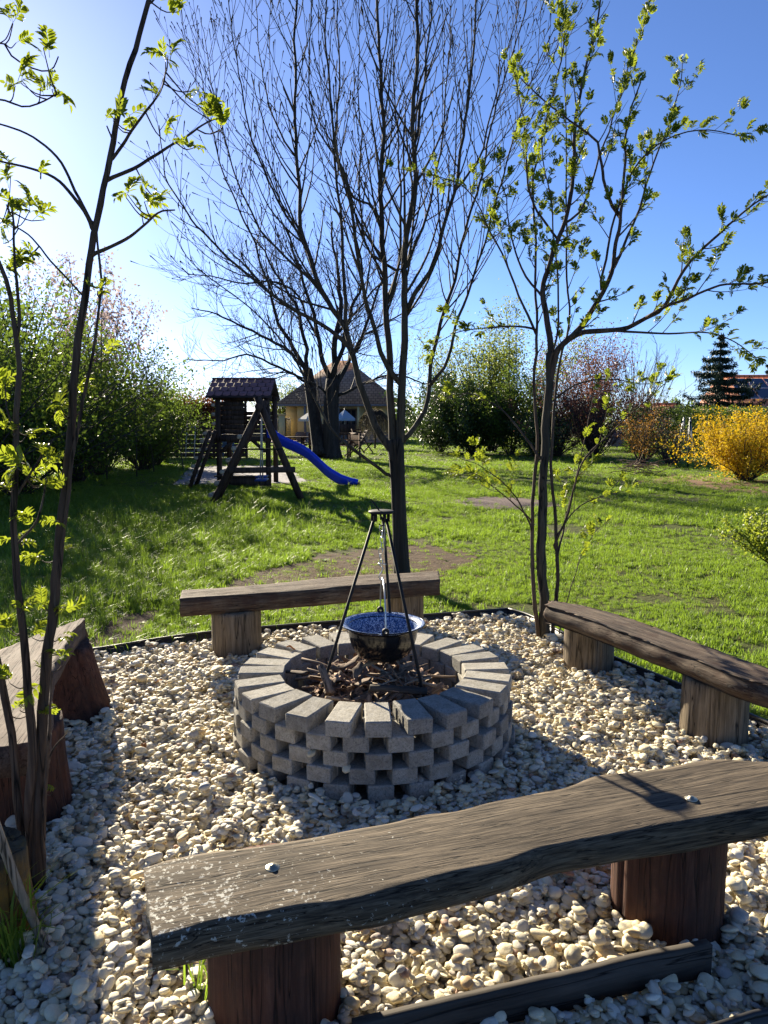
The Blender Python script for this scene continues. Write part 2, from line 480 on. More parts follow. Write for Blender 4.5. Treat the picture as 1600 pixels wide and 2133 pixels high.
poly_sheet('dirt_patch', [G(1330, 1000), G(1420, 985), G(1600, 1000), G(1760, 1010), G(1760, 1035), G(1560, 1028), G(1420, 1010)], -.023, mat_plain('leaf_litter', (.17, .085, .03), .95, nscale=12, namt=.6, bumpd=.03), .05, 4)
PATCH.append(np.array([G(1400, 992)[:2], G(1480, 985)[:2], G(1600, 998)[:2], G(1760, 1008)[:2], G(1760, 1035)[:2], G(1560, 1028)[:2], G(1440, 1010)[:2]]))

# ------------------------------------------------------------------ fire pit of loose concrete pavers
RC = Vector((-.05, 3.24, 0)); RO, RI, TOPZ, CH = .605, .405, .30, .0605
bm = bmesh.new()
bmesh.ops.create_cube(bm, size=1)
bmesh.ops.scale(bm, vec=(.20, .098, .0595), verts=bm.verts)
bmesh.ops.bevel(bm, geom=[e for e in bm.edges if max(v.co.z for v in e.verts) > 0 or abs(e.verts[0].co.z - e.verts[1].co.z) > .01], offset=.0045, segments=1, affect='EDGES')
for sx in (-.05, .03):
    for sy in (-1, 1):
        r = bmesh.ops.create_cube(bm, size=1)
        bmesh.ops.scale(bm, vec=(.012, .006, .048), verts=r['verts'])
        bmesh.ops.translate(bm, vec=(sx, sy * .0495, -.004), verts=r['verts'])
pv_me = bpy.data.meshes.new('paver'); bm.to_mesh(pv_me); bm.free()
pv_me.materials.append(M_conc)
pit = thing('fire_pit', 'round fire pit of stacked grey concrete pavers on the pebbles', 'fire pit', RC)
for k in range(5):
    for i in range(24):
        a = (i + .5 * (k % 2) + .12 * math.sin(k * 3.1)) * 2 * math.pi / 24 + random.gauss(0, .012) + .06
        rr = RO - .10 + random.gauss(0, .005) - .004 * (k % 2) + .004 * k
        o = bpy.data.objects.new('paver', pv_me); COL.objects.link(o); o.parent = pit
        o.location = (rr * math.cos(a), rr * math.sin(a), TOPZ - CH * (k + .5) + random.gauss(0, .0008))
        o.rotation_euler = (random.gauss(0, .006), random.gauss(0, .006), a + random.gauss(0, .025))
ac = Acc(); ac.lathe([(0.001, .0), (.2, .004), (.41, -.01), (.45, -.03)], RC, 40)
tag(put('ash_bed', ac, M_ash), 'dark ash and soil on the floor inside the fire pit', 'ash', kind='stuff')

# ------------------------------------------------------------------ firewood
def twig_mesh(L, r, seed, kink=.12):
    rs = np.random.default_rng(seed); n = 6
    P = np.zeros((n, 3)); P[:, 0] = np.linspace(-L / 2, L / 2, n); P[1:, 1:] = np.cumsum(rs.normal(0, kink * L / n, (n - 1, 2)), 0)
    P -= P.mean(0); a = Acc(); a.tube(P, r * np.linspace(1, .5, n), 6)
    if seed % 2:
        q = P[3]; d = rs.normal(0, 1, 3); d[0] = 1.2; d /= np.linalg.norm(d)
        a.tube([q, q + d * L * .18, q + d * L * .3 + [0, 0, .01]], [r * .6, r * .45, r * .25], 5)
    return a.mesh('stick', smooth=True)
M_sticks = [mat_wood('stick_dark', (.075, .05, .034), (.20, .14, .095), (.34, .25, .18), axis=0, grain=120, bumpd=.002),
            mat_wood('stick_pale', (.15, .105, .07), (.33, .245, .165), (.48, .38, .27), axis=0, grain=120, bumpd=.002),
            mat_wood('stick_red', (.14, .075, .045), (.31, .19, .125), (.47, .33, .23), axis=0, grain=90, bumpd=.003)]
tw = []
for s in range(9):
    me = twig_mesh(random.uniform(.26, .48), random.uniform(.0035, .009), s); me.materials.append(M_sticks[(1, 0, 1, 2, 1, 0, 1, 2, 1)[s]]); tw.append(me)
for i in range(120):
    r = .29 * math.sqrt(random.random()); a = random.uniform(0, 6.283)
    zt = .335 * (1 - (r / .43) ** 2)
    o = bpy.data.objects.new('stick', random.choice(tw)); COL.objects.link(o)
    sc = random.uniform(.6, 1.0); o.scale = (sc, sc, sc)
    o.location = RC + Vector((r * math.cos(a), r * math.sin(a), zt * random.uniform(.55, 1.02) + .02))
    o.rotation_euler = (random.uniform(0, 6), random.gauss(0, .25), random.uniform(0, 6.28))
    tag(o, 'thin dry stick lying in the heap of kindling inside the fire pit', 'stick', 'kindling sticks in the fire pit')
bk = []
for s in range(5):
    n = 5; L, W = random.uniform(.07, .16), random.uniform(.025, .055)
    g = np.array([[(i / (n - 1) - .5) * L, (j / 2 - .5) * W * (1 - .5 * abs(i - 2) / 2), .008 * math.cos((j - 1) * 1.6)] for i in range(n) for j in range(3)])
    g = g + rng.normal(0, .0025, g.shape)
    a = Acc(); f = [[i * 3 + j, i * 3 + j + 1, i * 3 + j + 4, i * 3 + j + 3] for i in range(n - 1) for j in range(2)]
    a.add(g, f); a.add(g - [0, 0, .006], [q[::-1] for q in f])
    me = a.mesh('bark_piece'); me.materials.append(M_sticks[2 if s % 2 else 0]); bk.append(me)
for i in range(175):
    r = .30 * math.sqrt(random.random()); a = random.uniform(0, 6.283)
    o = bpy.data.objects.new('bark_piece', random.choice(bk)); COL.objects.link(o)
    o.location = RC + Vector((r * math.cos(a), r * math.sin(a), .335 * (1 - (r / .43) ** 2) * random.uniform(.75, 1.0) + .02))
    o.rotation_euler = (random.gauss(0, .5), random.gauss(0, .4), random.uniform(0, 6.28))
    tag(o, 'curled piece of brown bark lying in the fire pit heap', 'bark', 'bark pieces in the fire pit')
def log(name, a, b, r, mat, label, flat=1.0):
    a = Vector(a); b = Vector(b); L = (b - a).length
    ac = Acc(); n = 10; P = np.stack([np.linspace(0, L, n), .004 * wob(np.linspace(0, 1, n)[:, None] * [3, 1, 2], 2, 1), .004 * wob(np.linspace(0, 1, n)[:, None] * [1, 3, 2], 2, 5)], 1)
    ac.tube(P, r * (1 + .08 * wob(P * 9, 1, 3)), 10)
    me = ac.mesh(name)
    o = link(name, me, mat, None, a, (b - a).to_track_quat('X', 'Z').to_euler()); o.scale = (1, 1, flat)
    return tag(o, label, 'firewood')
log('log', D(668, 1385, 3.12), D(690, 1445, 3.04), .017, M_sticks[0], 'short brown bark log standing upright at the edge of the fire pit heap')
log('board', D(770, 1432, 2.98), D(890, 1440, 2.98), .017, M_board, 'dark charred board lying across the front of the fire pit heap', .9)
log('split_stick', D(748, 1392, 3.16), D(786, 1376, 3.22), .011, mat_wood('fresh_split', (.22, .13, .06), (.40, .26, .13), (.52, .36, .20), axis=0, grain=90), 'fresh orange split stick on top of the fire pit heap under the cauldron')
log('slat', D(590, 1398, 3.30), D(640, 1402, 3.20), .016, M_plank2, 'grey slat resting inside the fire pit against the pavers', .45)

# ------------------------------------------------------------------ tripod and cauldron
APX = Vector((-.012, 3.24, 1.005))
tri = thing('tripod', 'black iron cooking tripod standing inside the paver fire pit', 'tripod', (RC.x, RC.y, .02))
feet = [Vector((-.335, 3.06, .03)), Vector((.215, 2.955, .03)), Vector((.06, 3.56, .03))]
for f in feet:
    d = (f - Vector((APX.x, APX.y, f.z))).normalized()
    ac = Acc(); top = Vector((APX.x, APX.y, APX.z - .03)) + d * .035
    ac.tube([top, f], .0068, 8)
    put('leg', ac, M_iron, tri, True)
    ac = Acc(); c = Vector((APX.x, APX.y, APX.z - .022)) + d * .036
    for s in (-1, 1):
        sd = Vector((-d.y, d.x, 0)) * .011 * s
        ac.beam(c + sd + Vector((0, 0, -.02)), c + sd + Vector((0, 0, .02)), .018, .003, up=tuple(sd))
    put('bracket', ac, M_iron, tri)
ac = Acc(); ac.lathe([(.001, -.008), (.052, -.008), (.056, -.005), (.056, .001), (.052, .004), (.001, .004)], APX, 32)
put('top_plate', ac, M_iron, tri)
ac = Acc(); ac.tube(crom([APX + Vector((-.046, .0, .055)), APX + Vector((-.012, 0, .008)), APX + Vector((.0, 0, -.03)), APX + Vector((.01, 0, -.055)), APX + Vector((.0, 0, -.066)), APX + Vector((-.008, 0, -.055))], 16), .0032, 6)
put('hook', ac, M_iron, tri, True)
def oval(c, a, b, r, turn, n=14):
    th = np.linspace(0, 2 * math.pi, n + 1)
    P = np.stack([a * np.cos(th) * math.cos(turn), a * np.cos(th) * math.sin(turn), b * np.sin(th)], 1) + np.array(c)
    A = Acc(); A.tube(P, r, 5, cap=False); return A
z = APX.z - .075; k = 0
while z > .765:
    put('chain_link', oval((APX.x + .004 * math.sin(k), APX.y, z), .0085, .016, .0019, k * 1.45 + .3), M_zinc, tri, True)
    z -= .0255; k += 1
ac = Acc(); ac.tube(crom([(APX.x + .02, APX.y, .77), (APX.x - .012, APX.y, .775), (APX.x + .006, APX.y, .75), (APX.x - .010, APX.y, .715), (APX.x, APX.y, .70), (APX.x + .010, APX.y, .715)], 22), .0026, 6)
put('s_hook', ac, M_zinc, tri, True)
ac = Acc()
ac.tube(crom([(APX.x + .012, APX.y + .012, z + .05), (APX.x + .016, APX.y + .01, .86), (APX.x + .014, APX.y + .012, .95)], 12), .0017, 5)
put('spare_chain', ac, M_zinc, tri, True)

KC = Vector((-.005, 3.24, 0)); KZ = .505
kt = thing('cauldron', 'black enamel cauldron with blue speckled inside hanging from the tripod', 'cauldron', (KC.x, KC.y, .345))
def mat_speckle():
    m, nt, p = new_mat('blue_speckled_enamel')
    v = coords(nt)
    n1 = noise(nt, v, 150, 2, .5, dist=1.5)
    c = ramp(nt, n1, [(.42, (.010, .030, .11)), (.53, (.035, .10, .30)), (.60, (.48, .56, .66))])
    nt.links.new(c, p.inputs['Base Color']); p.inputs['Roughness'].default_value = .35; p.inputs['Specular IOR Level'].default_value = .3
    return m
M_speck = mat_speckle()
M_enamel = mat_plain('black_enamel', (.008, .008, .009), .12)
outer = [(.001, .345), (.06, .347), (.094, .354), (.119, .372), (.139, .405), (.150, .442), (.155, .48), (.156, .497), (.180, .503), (.186, .507)]
inner = [(.186, .5085), (.180, .509), (.158, .501), (.152, .48), (.147, .442), (.136, .407), (.116, .375), (.092, .358), (.06, .351), (.001, .349)]
ac = Acc(); ac.lathe(outer, KC, 56); put('bowl', ac, M_enamel, kt, True)
ac = Acc(); ac.lathe(inner, KC, 56); put('enamel_lining', ac, M_speck, kt, True)
ac = Acc(); th = np.linspace(0, 2 * math.pi, 57); ac.tube(np.stack([.1855 * np.cos(th), .1855 * np.sin(th), 0 * th + .507], 1) + np.array(KC), .0032, 6, False)
put('rim', ac, M_enamel, kt, True)
for s, dx in ((-1, .012), (1, -.012)):
    ac = Acc(); c = KC + Vector((dx, s * .186, .512))
    ac.lathe([(.006, -.01), (.016, -.01), (.016, .006), (.006, .006), (.006, -.01)], c, 14)
    A = Acc(); v = np.concatenate(ac.v) - np.array(c); v = v[:, [0, 2, 1]] + np.array(c) + [0, 0, .006]
    A.add(v, ac.f[4][0]); put('lug', A, M_iron, kt, True)
th = np.linspace(0, math.pi, 25)
P = np.stack([KC.x - .012 * np.cos(th) * -1, KC.y - .19 * np.cos(th), .515 + .19 * np.sin(th) ** .9], 1)
ac = Acc(); ac.tube(P, .0034, 8); put('bail_handle', ac, M_zinc, kt, True)

# ------------------------------------------------------------------ benches
def slab(name, near, far, z, thick, mat, parent, seed=0, dip=0.0, nx=150, ny=14, roundness=.35):
    A = crom([tuple(G(u, v, z)) for u, v in near], nx); B = crom([tuple(G(u, v, z)) for u, v in far], nx)
    c0 = (A[0] + B[0]) / 2; c1 = (A[-1] + B[-1]) / 2; ax = (c1 - c0); L = np.linalg.norm(ax); ax /= L
    ang = math.atan2(ax[1], ax[0]); Rm = np.array([[math.cos(ang), math.sin(ang), 0], [-math.sin(ang), math.cos(ang), 0], [0, 0, 1]])
    A = (A - c0) @ Rm.T; B = (B - c0) @ Rm.T
    prof = []                                     # closed section: (across 0..1, z fraction)
    for t in np.linspace(0, 1, ny): prof.append((t, 1.0))
    for t in np.linspace(.82, .12, 5): prof.append((1.0, t))
    for t in np.linspace(1, 0, ny // 2): prof.append((t, 0.0))
    for t in np.linspace(.12, .82, 5): prof.append((0.0, t))
    prof = np.array(prof); m = len(prof)
    V = np.zeros((nx, m, 3))
    for k, (t, h) in enumerate(prof):
        inset = roundness * thick * (abs(h - .55) ** 2 * 1.6) * (1 if t == 0 else -1 if t == 1 else 0)
        if t in (0., 1.): inset = inset
        p = A * (1 - t) + B * t
        p[:, 2] = -thick * (1 - h)
        p[:, 1] += inset
        V[:, k] = p
    Q = V.reshape(-1, 3)
    d = wob(Q * [1.2, 7, 7], 2.0, seed, 3); d2 = wob(Q * [2.5, 40, 40], 1.5, seed + 9, 2)
    Q[:, 2] += .0035 * d + .0014 * d2 + dip * np.sin(np.clip(Q[:, 0] / L, 0, 1) * math.pi)
    Q[:, 1] += .006 * wob(Q * [3, .3, 10], 2.2, seed + 4, 3)
    Q[:, 0] += .005 * wob(Q * [0, 12, 12], 2.0, seed + 6, 3)
    ac = Acc(); i = np.arange(nx - 1)[:, None] * m; j = np.arange(m)[None, :]; k = (j + 1) % m
    ac.add(Q, np.stack([i + j, i + m + j, i + m + k, i + k], -1).reshape(-1, 4))
    for row, fl in ((0, 0), (nx - 1, 1)):
        c = ac.n; idx = np.arange(row * m, row * m + m)
        ac.add([Q[idx].mean(0)], np.zeros((0, 3), int))
        ac.f[3].append(np.array([[c, idx[q], idx[(q + 1) % m]] if not fl else [c, idx[(q + 1) % m], idx[q]] for q in range(m)]))
    pw = WOFF[parent.as_pointer()]
    me = ac.mesh(name, smooth=False)
    o = link(name, me, mat, parent, Vector(c0) - pw, (0, 0, ang))
    return o

def stump(c, r, h, mat, parent, seed=0, lean=(0, 0), flare=.0, cracks=3, z0=-.05):
    n, sd = 14, 72; th = np.arange(sd) * 2 * math.pi / sd
    zs = np.linspace(z0, h, n); V = np.zeros((n, sd, 3))
    rs = np.random.default_rng(seed)
    ca = rs.uniform(0, 6.28, cracks)
    base = r * (1 + .05 * wob(np.stack([np.cos(th), np.sin(th), th * 0], 1) * 1.2, 1, seed) + .012 * wob(np.stack([np.cos(th), np.sin(th), th * 0], 1) * 9, 1.3, seed + 1))
    for a0 in ca: base = base - .045 * r * np.exp(-((th - a0) / .035) ** 2) * 2
    for k, zz in enumerate(zs):
        f = 1 + flare * (1 - (zz - z0) / (h - z0)) ** 2
        if k == n - 1: f *= .985
        V[k, :, 0] = base * f * np.cos(th) + lean[0] * zz; V[k, :, 1] = base * f * np.sin(th) + lean[1] * zz
        V[k, :, 2] = zz + (.006 * wob(np.stack([np.cos(th), np.sin(th), th * 0], 1) * 2, 1, seed + 2) if k == n - 1 else 0)
    ac = Acc(); i = np.arange(n - 1)[:, None] * sd; j = np.arange(sd)[None, :]; k = (j + 1) % sd
    ac.add(V.reshape(-1, 3), np.stack([i + j, i + k, i + sd + k, i + sd + j], -1).reshape(-1, 4))
    ac.add([V[-1].mean(0)], np.zeros((0, 3), int)); b = (n - 1) * sd
    ac.f[3].append(np.array([[ac.n - 1, b + q, b + (q + 1) % sd] for q in range(sd)]))
    pw = WOFF[parent.as_pointer()]
    return link('stump_leg', ac.mesh('stump_leg'), mat, parent, Vector((c[0], c[1], 0)) - pw)

M_bolt = mat_plain('bolt_steel', (.42, .38, .28), .4, 1.0, nscale=60)
def bolt(u, v, z, parent):
    c = G(u, v, z); ac = Acc()
    ac.lathe([(.004, .001), (.016, .001), (.017, .003), (.015, .0045), (.008, .005), (.007, .009), (.001, .010)], c, 20)
    put('bolt', ac, M_bolt, parent, True)

# wide bench in front
ZF = .40
fb = thing('bench', 'wide lichen-spotted plank bench with bolts, on two red-brown log stumps', 'bench', (.25, 1.75, 0), 'log benches round the fire pit')
near = [(317, 1959), (380, 1944), (435, 1928), (551, 1905), (609, 1895), (706, 1882), (784, 1866), (900, 1837), (1037, 1800), (1162, 1762), (1350, 1731), (1600, 1687), (1800, 1652)]
far = [(301, 1800), (357, 1783), (474, 1769), (590, 1754), (668, 1736), (784, 1715), (900, 1691), (975, 1678), (1162, 1639), (1250, 1612), (1381, 1597), (1475, 1581), (1600, 1583)]
slab('seat_plank', near, far, ZF, .082, M_plank, fb, 1)
stump((-.262, 1.67), .155, ZF - .086, M_stumpr, fb, 3)
stump((.808, 1.99), .150, ZF - .086, M_stumpr, fb, 6)
bolt(568, 1809, ZF + .001, fb); bolt(1440, 1666, ZF + .001, fb)
a = G(735, 2165, .05); b = G(1476, 1992, .05); L = (b - a).length
def board(name, a, b, h, t, mat, parent, seed):
    a = Vector(a); b = Vector(b); L = (b - a).length; ac = Acc(); n = 40
    for k in range(n):
        pass
    xs = np.linspace(0, L, n); sec = [(-1, -1), (1, -1), (1, 1), (-1, 1)]
    V = np.array([[[x, s[0] * t / 2, s[1] * h / 2] for s in sec] for x in xs]); Q = V.reshape(-1, 3)
    Q[:, 2] += .003 * wob(Q * [2, 1, 1], 3, seed); Q[:, 1] += .002 * wob(Q * [2, 1, 5], 3, seed + 2)
    i = np.arange(n - 1)[:, None] * 4; j = np.arange(4)[None, :]; k = (j + 1) % 4
    ac.add(Q, np.stack([i + j, i + 4 + j, i + 4 + k, i + k], -1).reshape(-1, 4)); ac.f[4].append(np.array([[0, 1, 2, 3], [(n - 1) * 4 + 3, (n - 1) * 4 + 2, (n - 1) * 4 + 1, (n - 1) * 4]]))
    d = (b - a)
    return link(name, ac.mesh(name), mat, parent, a - WOFF[parent.as_pointer()], (0, -math.atan2(d.z, math.hypot(d.x, d.y)), math.atan2(d.y, d.x)))
board('foot_board', a, b, .085, .024, M_board, fb, 3)

# bench behind the pit
ZB = .375
bb = thing('bench', 'straight thick plank bench on grey stumps in front of the big bare tree', 'bench', (-.4, 4.5, 0), 'log benches round the fire pit')
slab('seat_plank', [(374, 1249), (480, 1241), (640, 1229), (780, 1217), (917, 1207)], [(380, 1229), (500, 1221), (640, 1207), (780, 1196), (914, 1189)], ZB, .105, M_plank2, bb, 4, roundness=.2)
stump((-.90, 4.44), .150, ZB - .108, M_stump, bb, 12, flare=.02)
stump((.135, 4.92), .130, ZB - .108, M_stump, bb, 15)

# narrow rounded bench on the right
ZR = .375
rb = thing('bench', 'narrow rounded half-log bench on grey stumps beside the young leafy tree', 'bench', (1.25, 3.6, 0), 'log benches round the fire pit')
slab('seat_plank', [(1133, 1262), (1190, 1282), (1260, 1309), (1340, 1340), (1430, 1372), (1520, 1408), (1600, 1432), (1640, 1447)], [(1152, 1250), (1220, 1261), (1300, 1284), (1400, 1318), (1500, 1355), (1600, 1388), (1650, 1403), (1690, 1418)], ZR, .10, M_plank2, rb, 7, roundness=1.0, dip=.006)
stump((1.165, 4.15), .135, ZR - .10, M_stump, rb, 21, flare=.02)
stump((1.475, 3.20), .140, ZR - .10, M_stump, rb, 24, flare=.04)

# red-brown bench on the left
ZL = .42
lb = thing('bench', 'thick reddish plank bench on dark red stumps behind the sapling', 'bench', (-1.4, 2.9, 0), 'log benches round the fire pit')
slab('seat_plank', [(104, 1543), (108, 1480), (112, 1400), (140, 1345), (158, 1315), (177, 1292)], [(-150, 1575), (-150, 1500), (-130, 1440), (-60, 1390), (30, 1338), (174, 1286)], ZL, .10, M_plank3, lb, 9)
stump((-1.50, 3.48), .155, ZL - .10, M_stumpr, lb, 31, flare=.22, lean=(-.25, .1))
stump((-1.33, 2.58), .165, ZL - .10, M_stumpr, lb, 34, flare=.18)

# ------------------------------------------------------------------ pebbles: dropped one by one onto a height map
def pebble_mesh(seed):
    rs = np.random.default_rng(seed)
    b = bmesh.new(); bmesh.ops.create_icosphere(b, subdivisions=3, radius=1.0)
    co = np.array([v.co for v in b.verts])
    k = rs.uniform(.75, 1.0, 3); k[0] = 1.0; k[2] = rs.uniform(.5, .8)
    co2 = np.sign(co) * np.abs(co) ** rs.uniform(.82, 1.1) * k
    co2 *= (1 + .16 * wob(co, .8, seed, 2) + .05 * wob(co * 2.1, 1, seed + 3, 2))[:, None]
    for v, c in zip(b.verts, co2): v.co = c
    for f in b.faces: f.smooth = True
    me = bpy.data.meshes.new('pebble'); b.to_mesh(me); b.free(); return me
PEB = [pebble_mesh(s + 40) for s in range(9)]
for me in PEB: me.materials.append(M_peb)

def drop_pebbles():
    rs = np.random.default_rng(5)
    res = .006; x0, y0 = -3.2, 1.0; nx, ny = int(5.4 / res), int(4.5 / res)
    Hm = np.full((nx, ny), -.022)
    X = (np.arange(nx) + .5) * res + x0; Y = (np.arange(ny) + .5) * res + y0
    out = []
    def batch(n, smin, smax, mean):
        P = np.stack([rs.uniform(-3.0, 2.1, n), rs.uniform(1.15, 5.3, n)], 1)
        ok = inside(P, BEDA) & in_view(P[:, 0], P[:, 1], 0 * P[:, 0], .22)
        rr = np.hypot(P[:, 0] - RC.x, P[:, 1] - RC.y)
        ok &= rr > .60
        for cx, cy, cr in ((-.262, 1.67, .15), (.808, 1.99, .145), (-.90, 4.44, .145), (.135, 4.92, .125), (1.165, 4.15, .13), (1.475, 3.20, .135), (-1.5, 3.48, .16), (-1.33, 2.58, .17), (-1.09, 1.90, .13)):
            ok &= np.hypot(P[:, 0] - cx, P[:, 1] - cy) > cr
        P = P[ok]
        s = np.clip(rs.lognormal(math.log(mean), .36, len(P)), smin, smax) / 2
        for (x, y), a in zip(P, s):
            el = rs.uniform(.62, .95); b = a * el; h = a * rs.uniform(.40, .68) * .8
            th = rs.uniform(0, 3.14159)
            i0, i1 = int((x - a - x0) / res), int((x + a - x0) / res) + 1
            j0, j1 = int((y - a - y0) / res), int((y + a - y0) / res) + 1
            if i0 < 0 or j0 < 0 or i1 >= nx or j1 >= ny: continue
            dx = X[i0:i1, None] - x; dy = Y[None, j0:j1] - y
            u = (dx * math.cos(th) + dy * math.sin(th)) / a; v = (-dx * math.sin(th) + dy * math.cos(th)) / b
            q = u * u + v * v; mk = q < 1
            if not mk.any(): continue
            sub = Hm[i0:i1, j0:j1]; hh = sub[mk]
            z = np.quantile(hh, .62) + h * .70
            if z > .055: continue
            prof = np.sqrt(np.clip(1 - q, 0, 1)) * h + z
            gx = (hh * dx.repeat(dy.shape[1], 1)[mk]).mean() if False else 0
            np.maximum(sub, np.where(mk, prof, -1), out=sub)
            out.append((x, y, z, a, b, h, th))
    batch(56000, .016, .040, .024)
    batch(70000, .014, .046, .0225)
    batch(18000, .014, .060, .025)
    o = np.array(out)
    # how much of each is left uncovered
    ii = ((o[:, 0] - x0) / res).astype(int); jj = ((o[:, 1] - y0) / res).astype(int)
    top = Hm[ii, jj] <= o[:, 2] + o[:, 5] + .004
    return o, top
PB, TOP = drop_pebbles()
n = len(PB)
prot = np.random.default_rng(8)
PR = np.stack([prot.normal(0, .22, n), prot.normal(0, .22, n), PB[:, 6]], 1)
PS = np.stack([PB[:, 3], PB[:, 4] * 1.1, PB[:, 5] * 1.35], 1) * 1.06
PI = prot.integers(0, len(PEB), n)
dist = np.hypot(PB[:, 1], CAM_H)
vis = TOP & in_view(PB[:, 0], PB[:, 1], PB[:, 2], -.005)
# not hidden by the near bench plank or its stumps
hid = np.zeros(n, bool)
for k, (cx, cy, cr) in enumerate(((-.262, 1.67, .15), (.808, 1.99, .15))):
    hid |= np.abs(PB[:, 0] / PB[:, 1] - cx / cy) < cr / cy
    hid &= True
hid &= PB[:, 1] > 1.6
score = np.where(vis & ~hid, PB[:, 3] / dist, 0)
big = np.zeros(n, bool); big[np.argsort(-score)[:300]] = True
for k in np.where(big)[0]:
    o = bpy.data.objects.new('pebble', PEB[PI[k]]); COL.objects.link(o); o.parent = bed
    o.location = PB[k, :3]; o.rotation_euler = PR[k]; o.scale = PS[k]
pp = [bpy.data.objects.new('pebble_shape', m) for m in PEB]
instancer('small_pebbles', pp, PB[~big, :3], PR[~big], PS[~big], PI[~big], bed)
for (rad, ang, zz) in ((.60, -1.95, .16), (.60, -1.72, .115), (.59, -1.25, .055), (.585, -.85, .10)):      # a few caught between the pavers
    o = bpy.data.objects.new('pebble', PEB[2]); COL.objects.link(o); o.parent = bed
    o.location = (RC.x + rad * math.cos(ang), RC.y + rad * math.sin(ang), zz); o.scale = (.022, .018, .014); o.rotation_euler = (0, .3, ang)

# ------------------------------------------------------------------ grass
M_grass = mat_leaf('grass', (.046, .108, .010), (.165, .236, .030), .5, (.28, .42, .034), .45, pos=.9, spec=.35)
M_weed = mat_leaf('lawn_weeds', (.045, .10, .014), (.12, .19, .03), .5, (.22, .34, .03), .5, pos=.6)
M_straw = mat_leaf('dry_grass', (.20, .15, .07), (.34, .27, .14), .3, None, .7)
def tuft(seed, nb, h, spread, wid, lean):
    rs = np.random.default_rng(seed); a = Acc()
    for k in range(nb):
        p = rs.normal(0, spread * .5, 2); d = rs.uniform(0, 6.283); L = h * rs.uniform(.5, 1.15); ln = lean * rs.uniform(.2, 1.3)
        dv = np.array([math.cos(d), math.sin(d), 0]); s = np.array([-dv[1], dv[0], 0]) * wid * rs.uniform(.7, 1.2) / 2
        b = np.array([p[0], p[1], -.004]); m1 = b + dv * ln * L * .35 + [0, 0, L * .6]; m2 = b + dv * ln * L + [0, 0, L * (1 - .25 * ln)]
        a.add([b - s, b + s, m1 + s * .8, m1 - s * .8], [[0, 1, 2, 3]]); a.add([m1 - s * .8, m1 + s * .8, m2], [[0, 1, 2]])
    return a.mesh('tuft')
def weed(seed, nl, r):
    rs = np.random.default_rng(seed); a = Acc()
    for k in range(nl):
        d = rs.uniform(0, 6.283); L = r * rs.uniform(.5, 1); t = rs.uniform(.2, .9); dv = np.array([math.cos(d), math.sin(d), 0]); s = np.array([-dv[1], dv[0], 0]) * L * .28
        o = rs.normal(0, r * .35, 3); o[2] = rs.uniform(0, r * .4)
        q1 = o + dv * L * .5 + [0, 0, L * .45 * t]; q2 = o + dv * L + [0, 0, L * .35 * t]
        a.add([o, q1 + s, q2, q1 - s], [[0, 1, 2, 3]])
    return a.mesh('weed')
GP = [proto('tuft_shape', tuft(1, 26, .055, .055, .0042, .6), M_grass), proto('tuft_shape', tuft(2, 22, .075, .05, .0045, .75), M_grass),
      proto('tuft_shape', tuft(3, 30, .045, .06, .0042, .5), M_grass), proto('tuft_shape', tuft(4, 16, .13, .035, .005, .8), M_grass),
      proto('weed_shape', weed(5, 16, .045), M_weed), proto('straw_shape', tuft(6, 10, .05, .05, .003, 1.3), M_straw)]
SB = [(-.5, 1.55)]
